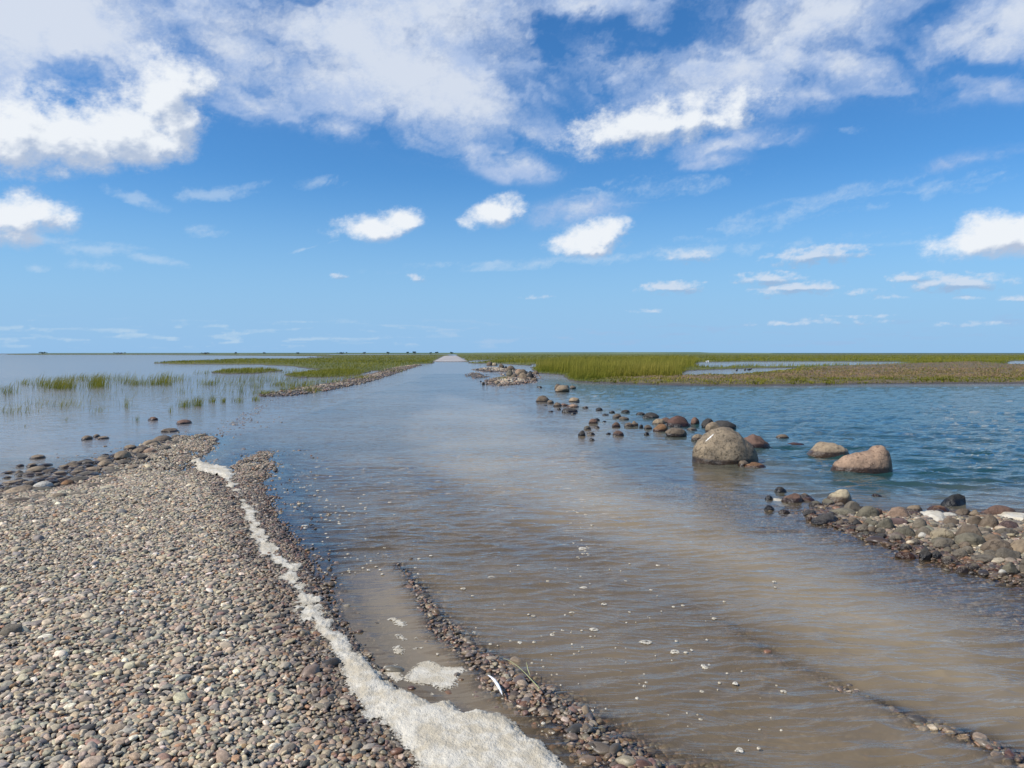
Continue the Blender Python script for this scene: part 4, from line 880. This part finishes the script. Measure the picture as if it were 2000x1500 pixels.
def sparse():
    X, Y, H, Wd = [], [], [], []
    PT = [(115,757,38,7,900,24),(188,755,20,7,600,26),(85,752,30,7,250,20),(160,742,40,5,350,14),(235,744,50,7,450,18),(265,751,30,5,350,14),(312,751,28,5,500,16),(45,750,14,4,140,14),(10,768,22,8,260,20),(320,742,26,6,300,18),(350,744,20,5,120,16),
          (10,806,24,7,110,18),(45,805,30,8,90,16),(118,795,38,7,190,20),(190,803,14,5,40,14),(60,790,50,10,90,14),(205,765,80,14,160,14),(150,778,70,14,130,14),(410,750,60,10,170,14),(460,752,50,10,170,18),(500,745,60,8,240,14),(560,742,50,8,300,14),
          (400,730,30,4,120,9),(620,736,50,6,380,12),(670,730,40,5,300,10),(450,771,60,10,110,20),(550,753,22,4,300,12),(500,757,14,3,160,12),(590,756,30,4,380,16),(608,766,20,3,220,14),(560,764,24,3,260,14),(640,748,34,4,300,12),(680,738,30,4,260,10),
          (700,740,30,3,300,8),(570,728,40,4,240,8),(490,729,40,4,220,8),(400,752,12,3,90,14),(355,768,30,5,60,14),(520,770,26,4,160,10),(500,770,20,4,120,12),(760,726,30,3,200,7),(980,742,18,2,160,6)]
    for (cu, cv, ru, rv, n, hp) in PT:
        n = int(n*.8); u = RNG.normal(cu, ru*0.55, n); v = RNG.normal(cv, rv*0.45, n); k = v > 697; u, v = u[k], v[k]; n = len(u)
        y = EYE*FPX/(v-HORV); x = (u-1000)/FPX*y; cl = fbm(x*2.2, y*0.8, cu*.1, 3); k = cl > -0.12+RNG.normal(0, .1, n); x, y = x[k], y[k]; n = len(x)
        X.append(x); Y.append(y); H.append(hp/FPX*y*RNG.uniform(0.4, 1.15, n)); Wd.append(np.maximum(0.007, y*0.00030))
    x, y, h, w = map(np.concatenate, (X, Y, H, Wd)); z = np.maximum(land(x, y)['h'], -0.01)
    blades('cord_grass', x, y, z, h, w, lean=(0.40, 0), spread=.16, label='thin cord grass growing in scattered patches out of the shallow water on the left')
sparse()
TUFT = [(245,796,8,3,42,26,'leaning grass tuft standing alone in the left water below the long grass band'),(266,823,6,3,16,18,'faint little grass tuft in the water above the lone dark reddish stone'),(358,795,13,4,120,20,'left half of the thick yellow green tuft at the beach tip'),
        (383,793,14,4,150,24,'thick yellow green grass tuft at the water edge beyond the beach tip'),(331,805,6,3,24,16,'small grass tuft just left of the thick yellow green tufts'),(413,786,8,1.5,60,18,'slender grass tuft in the gap right of the thick yellow green tufts'),
        (434,786,6,3,50,14,'short grass tuft second right of the thick yellow green tufts'),(464,785,12,4,70,14,'loose brownish grass tuft beside a small dark stone on the far road edge'),(498,782,9,3,80,11,'low grass tuft at the near end of the stony road edge'),
        (516,771,8,3,60,11,'small green tuft at the tip of the stony road edge'),(470,768,6,4,22,26,'tall bent grass stems leaning right in the water behind the road edge'),(412,751,10,3,50,12,'low dense grass tuft in the middle of the left water'),
        (127,822,2,2,5,9,'single dark sprig poking out of the water near the left shore'),(44,834,2,2,6,8,'tiny sprig standing in the open water at far left')]
for (cu, cv, ru, rv, n, hp, lab) in TUFT:
    u = RNG.normal(cu, ru*.5, n); v = RNG.normal(cv, rv*.4, n); y = EYE*FPX/(v-HORV); x = (u-1000)/FPX*y; o_ = G(cu, cv)
    blades('grass_tuft', x, y, np.full(n, -0.01), hp/FPX*y*RNG.uniform(.5, 1.1, n), np.full(n, max(0.006, o_.y*0.00030)), lean=(.25, 0), spread=.18, label=lab, kind=None, cat='grass tuft', origin=(o_.x, o_.y, 0))

# ------------------------------------------------------------------ dike on the skyline
def mat_plain(name, a, b, sc, rough=0.9):
    m = bpy.data.materials.new(name); m.use_nodes = True; t = NT(m.node_tree); pos = t.add('ShaderNodeNewGeometry').outputs['Position']
    c = t.mix(t.rng(t.noise(pos, sc, 5, 0.6), 0.3, 0.7), a, b); bs = t.n['Principled BSDF']; t.l.new(c, bs.inputs['Base Color']); bs.inputs['Roughness'].default_value = rough; return m
DIKE = mat_plain('dike_grass', (0.050, 0.095, 0.045), (0.085, 0.125, 0.055), 0.01)
def dike(name, Y0, knots, mat):
    "knots: (pixel u, crest row v); a broad earth bank with sloping sides"
    us = np.linspace(knots[0][0], knots[-1][0], 260); vs = np.interp(us, [k[0] for k in knots], [k[1] for k in knots]); x = (us-1000)/FPX*Y0; zt = EYE-(vs-HORV)/FPX*Y0
    zt = zt+0.12*fbm(us*0.05, us*0, 1.0, 3); prof = [(-45, -1.2), (-30, None), (-6, 1), (6, 1), (40, None), (60, -1.2)]
    X = np.stack([x]*6); Yv = np.stack([np.full_like(x, Y0+o) for o, _ in prof]); Z = np.stack([np.full_like(x, -1.2), zt*0.15, zt, zt, zt*0.15, np.full_like(x, -1.2)])
    o = link(name, mesh_grid(name, X, Yv, Z), mat); o['kind'] = 'structure'; return o
dike('dike', 2450.0, [(18,690.6),(60,690.2),(100,689.6),(240,689.4),(400,689.2),(870,689.0),(1040,688.9),(1400,689.3),(2400,689.4)], DIKE)
dike('dike', 1500.0, [(890,690.2),(930,688.7),(1060,687.9),(1365,687.7),(1385,688.8),(1500,689.3)], mat_plain('near_dike_grass', (0.09, 0.13, 0.06), (0.13, 0.17, 0.08), 0.01))

# ------------------------------------------------------------------ trees on the skyline
LEAF = grass_material('tree_leaves', [(0, (0.030, 0.055, 0.030)), (.5, (0.045, 0.080, 0.040)), (1, (0.065, 0.100, 0.045))], (0.05, 0.07, 0.03)); BARK = mat_plain('bark', (0.06, 0.05, 0.035), (0.1, 0.08, 0.06), 2.0)
def tree(u, wpx, top, label, Y0=2380.0, name='tree'):
    x = (u-1000)/FPX*Y0; W = wpx/FPX*Y0; top = HORV-(HORV-top)*0.85; H = EYE-(top-HORV)/FPX*Y0+0.5; gz = 0.5
    root = bpy.data.objects.new(name, None); COL.objects.link(root); root.location = (x, Y0, gz); tag(root, label, 'tree' if name == 'tree' else 'bush', 'trees and bushes along the skyline')
    bm = bmesh.new()
    for k in range(7):                        # tapered trunk with limbs
        a = k*2.4; tip = Vector((0, 0, H*.62)) if k == 0 else Vector((math.cos(a)*W*.30, math.sin(a)*W*.30, H*(.55+.05*(k % 3)))); s = Vector((0, 0, 0 if k == 0 else H*.22)); r0 = W*0.035+.08; r0 = r0 if k == 0 else r0*.5
        d = (tip-s); M = Matrix.Translation((s+tip)/2) @ d.to_track_quat('Z', 'Y').to_matrix().to_4x4(); bmesh.ops.create_cone(bm, segments=6, radius1=r0, radius2=r0*.3, depth=d.length, matrix=M)
    me = bpy.data.meshes.new('trunk'); bm.to_mesh(me); bm.free(); link('trunk', me, BARK, root)
    n = 1500; nl = max(4, int(W/3)); cx = RNG.uniform(-.42, .42, nl)*W; cz = RNG.uniform(.45, .78, nl)*H; cy = RNG.uniform(-.3, .3, nl)*W*.6; cr = RNG.uniform(.16, .28, nl)*min(W, H*1.5); j = RNG.integers(0, nl, n)
    d = RNG.normal(size=(n, 3)); d /= np.linalg.norm(d, axis=1)[:, None]; rr = RNG.uniform(.55, 1.0, n)[:, None]; c = np.stack([cx[j], cy[j], cz[j]], 1)+d*rr*cr[j][:, None]*np.array([1.1, 1, .85])
    c[:, 2] = np.clip(c[:, 2], H*.12, H); s = RNG.uniform(.3, .6, n)[:, None]; a = RNG.normal(size=(n, 3)); b = RNG.normal(size=(n, 3)); V_ = np.stack([c+a*s*.6, c+b*s*.6, c-(a+b)*s*.4], 1).reshape(-1, 3)
    me = bpy.data.meshes.new('crown'); me.from_pydata(V_.tolist(), [], np.arange(3*n).reshape(-1, 3).tolist()); set_attr(me, 'shade', np.repeat(RNG.random(n), 3)); set_attr(me, 'tip', np.zeros(3*n)); link('crown', me, LEAF, root)
for args in [(84,18,687.0,'low dark clump of trees near the left end of the skyline'),(236,26,688.2,'long flat clump of trees on the skyline above the left water'),(402,22,688.3,'low row of bushes on the skyline above the grass spit'),
             (462,6,687.9,'small round bush left of the midpoint of the left skyline'),(517,6,688.1,'small bush on the skyline, next right of the small round one'),(582,7,688.2,'small bush on the skyline above the middle of the left marsh'),
             (668,22,688.0,'wide low thicket on the skyline left of the twin trees'),(712,7,687.6,'pointed bush on the skyline between the wide thicket and the twin trees'),(758,8,687.2,'lower tree just left of the twin trees on the skyline'),
             (796,6,685.6,'left of the twin trees, the narrow one on the skyline beside the road end'),(811,10,686.0,'right of the twin trees, the broader one near the end of the road'),(842,6,687.8,'small bush between the twin trees and the road end'),
             (853,5,687.2,'pointed little tree just left of the road end'),(883,7,687.2,'small tree directly above the vanishing point of the road')]:
    tree(*args, name='tree' if 'tree' in args[3] else 'bush')

# ------------------------------------------------------------------ birds
def simple_mat(name, c, rough=0.6):
    m = bpy.data.materials.new(name); m.use_nodes = True; t = NT(m.node_tree); bs = t.n['Principled BSDF']; nz = t.noise(t.n.new('ShaderNodeTexCoord').outputs['Object'], 30.0, 3, .6)
    t.l.new(t.mix(t.rng(nz, .3, .7), tuple(x*.8 for x in c), c), bs.inputs['Base Color']); bs.inputs['Roughness'].default_value = rough; return m
WHITE = simple_mat('white_feathers', (0.85, 0.85, 0.84)); DARKF = simple_mat('dark_feathers', (0.03, 0.028, 0.025)); BILL = simple_mat('bill', (0.5, 0.2, 0.03))
def bird(u, v, z, L, flying, mat, label, name, cat, heading=0.0):
    p = G(u, v, z); bm = bmesh.new(); bmesh.ops.create_uvsphere(bm, u_segments=16, v_segments=10, radius=.5)
    for q in bm.verts:
        x = q.co.x*2; w = (1-0.35*max(0, -x)) ; q.co = (q.co.x*L, q.co.y*L*.36*w, q.co.z*L*.38*w+(0.05*L*x))
        if x < -.7: q.co.z *= .4; q.co.x -= .12*L
    root = link(name, bpy.data.meshes.new(name), mat); bm.to_mesh(root.data); bm.free(); root.location = p; root.rotation_euler = (0, 0, heading); tag(root, label, cat)
    bm = bmesh.new(); bmesh.ops.create_uvsphere(bm, u_segments=10, v_segments=8, radius=L*.13, matrix=Matrix.Translation((L*.52, 0, L*.20))); me = bpy.data.meshes.new('head'); bm.to_mesh(me); bm.free(); link('head', me, mat, root)
    bm = bmesh.new(); bmesh.ops.create_cone(bm, segments=6, radius1=L*.04, radius2=.002, depth=L*.16, matrix=Matrix.Translation((L*.70, 0, L*.19)) @ Matrix.Rotation(R(90), 4, 'Y')); me = bpy.data.meshes.new('bill'); bm.to_mesh(me); bm.free(); link('bill', me, BILL, root)
    for s in (-1, 1):
        if flying: pr = [(.25, .08, .1), (.2, .7, .45), (-.15, 1.5, .42), (-.12, .7, .38), (-.22, .1, .06)]
        else: pr = [(.25, .16, .12), (.0, .21, .16), (-.6, .06, .05), (-.35, .17, -.04), (.1, .2, -.06)]
        V_ = [(a*L, s*b*L, c*L) for a, b, c in pr]+[(a*L, s*b*L, (c-.03)*L) for a, b, c in pr]; F_ = [(0, 1, 2, 3, 4), (9, 8, 7, 6, 5)]+[(i, (i+1) % 5, (i+1) % 5+5, i+5) for i in range(5)]
        me = bpy.data.meshes.new('wing'); me.from_pydata(V_, [], F_); link('wing', me, mat, root)
    if not flying:
        for s in (-1, 1):
            bm = bmesh.new(); bmesh.ops.create_cone(bm, segments=6, radius1=L*.02, radius2=L*.02, depth=L*.3, matrix=Matrix.Translation((0, s*L*.07, -L*.28))); me = bpy.data.meshes.new('leg'); bm.to_mesh(me); bm.free(); link('leg', me, BILL, root)
bird(1382, 707, 0.45, 0.42, True, WHITE, 'white gull with raised wings over the far channel in the right marsh', 'gull', 'gull', 2.6)
bird(1089, 690.2, 1.2, 0.55, True, WHITE, 'tiny white gull flying low at the skyline above the reeds', 'gull', 'gull', 0.4)
for u, v, lab in ((1439, 723.5, 'leftmost of the three dark ducks on the edge of the near channel'), (1455, 722.6, 'middle one of the three dark ducks on the edge of the near channel'), (1463, 722.2, 'rightmost of the three dark ducks on the edge of the near channel')):
    bird(u, v, 0.42, 0.34, False, DARKF, lab, 'duck', 'duck', 1.0+u)

# ------------------------------------------------------------------ feather, stalk and twig among the pebbles
def tube(name, pts, rad, mat, parent=None):
    bm = bmesh.new(); ring = []; n = 6
    for i, (p, r) in enumerate(zip(pts, rad)):
        d = (pts[min(i+1, len(pts)-1)]-pts[max(i-1, 0)]).normalized(); s = d.cross(Vector((0, 0, 1))).normalized(); w = s.cross(d)
        ring.append([bm.verts.new(p+s*math.cos(k*6.283/n)*r+w*math.sin(k*6.283/n)*r) for k in range(n)])
    for a, b in zip(ring[:-1], ring[1:]):
        for k in range(n): bm.faces.new((a[k], a[(k+1) % n], b[(k+1) % n], b[k]))
    bm.faces.new(ring[0]); bm.faces.new(ring[-1][::-1]); me = bpy.data.meshes.new(name); bm.to_mesh(me); bm.free(); me.polygons.foreach_set('use_smooth', [True]*len(me.polygons)); return link(name, me, mat, parent)
def lay(pix, z): return [G(u, v, z+dz) for u, v, dz in pix]
STRAW = simple_mat('straw', (0.36, 0.36, 0.17)); PALE = simple_mat('bleached_wood', (0.5, 0.45, 0.36))
root = tube('reed_stalk', lay([(982,1285,0),(996,1291,.006),(1012,1302,.012),(1027,1316,.01),(1041,1331,.004),(1054,1345,0)], 0.045), [.0010,.0013,.0017,.0020,.0025,.0028], STRAW)
tag(root, 'thin yellow green reed stalk lying on the gravel ridge beside the white feather', 'reed stalk')
tube('side_shoot', lay([(1035,1318,.012),(1031,1307,.03),(1028,1293,.045)], 0.045), [.002, .0028, .0008], STRAW, root)
c = lay([(953,1319,.006),(959,1322,.010),(966,1328,.013),(972,1337,.012),(977,1347,.008),(981,1357,.002)], 0.040); V_, F_ = [], []
wv_ = [.002, .0055, .0085, .0085, .006, .002]
for i, p in enumerate(c):
    d = (c[min(i+1, 5)]-c[max(i-1, 0)]).normalized(); s = d.cross(Vector((0, 0, 1))).normalized()
    for k, dz in ((-1, 0), (-.5, .0025), (0, .0035), (.5, .0025), (1, 0)): V_.append(p+s*wv_[i]*k+Vector((0, 0, dz)))
for i in range(5):
    for k in range(4): a = i*5+k; F_.append((a, a+1, a+6, a+5))
me = bpy.data.meshes.new('feather'); me.from_pydata(V_, [], F_); me.polygons.foreach_set('use_smooth', [True]*len(F_)); fe = link('feather', me, WHITE)
sm_ = fe.modifiers.new('thick', 'SOLIDIFY'); sm_.thickness = 0.0012; tag(fe, 'curved white feather lying on the near gravel ridge', 'feather')
tube('quill', [c[5], c[5]+(c[5]-c[4])*.25], [.0012, .0008], PALE, fe)
tw = tube('twig', lay([(1843,1307,0),(1852,1310,.002),(1862,1314,.001),(1874,1316,0)], 0.003), [.0015,.002,.002,.0012], PALE); tag(tw, 'short pale twig floating on the brown water at right', 'twig')
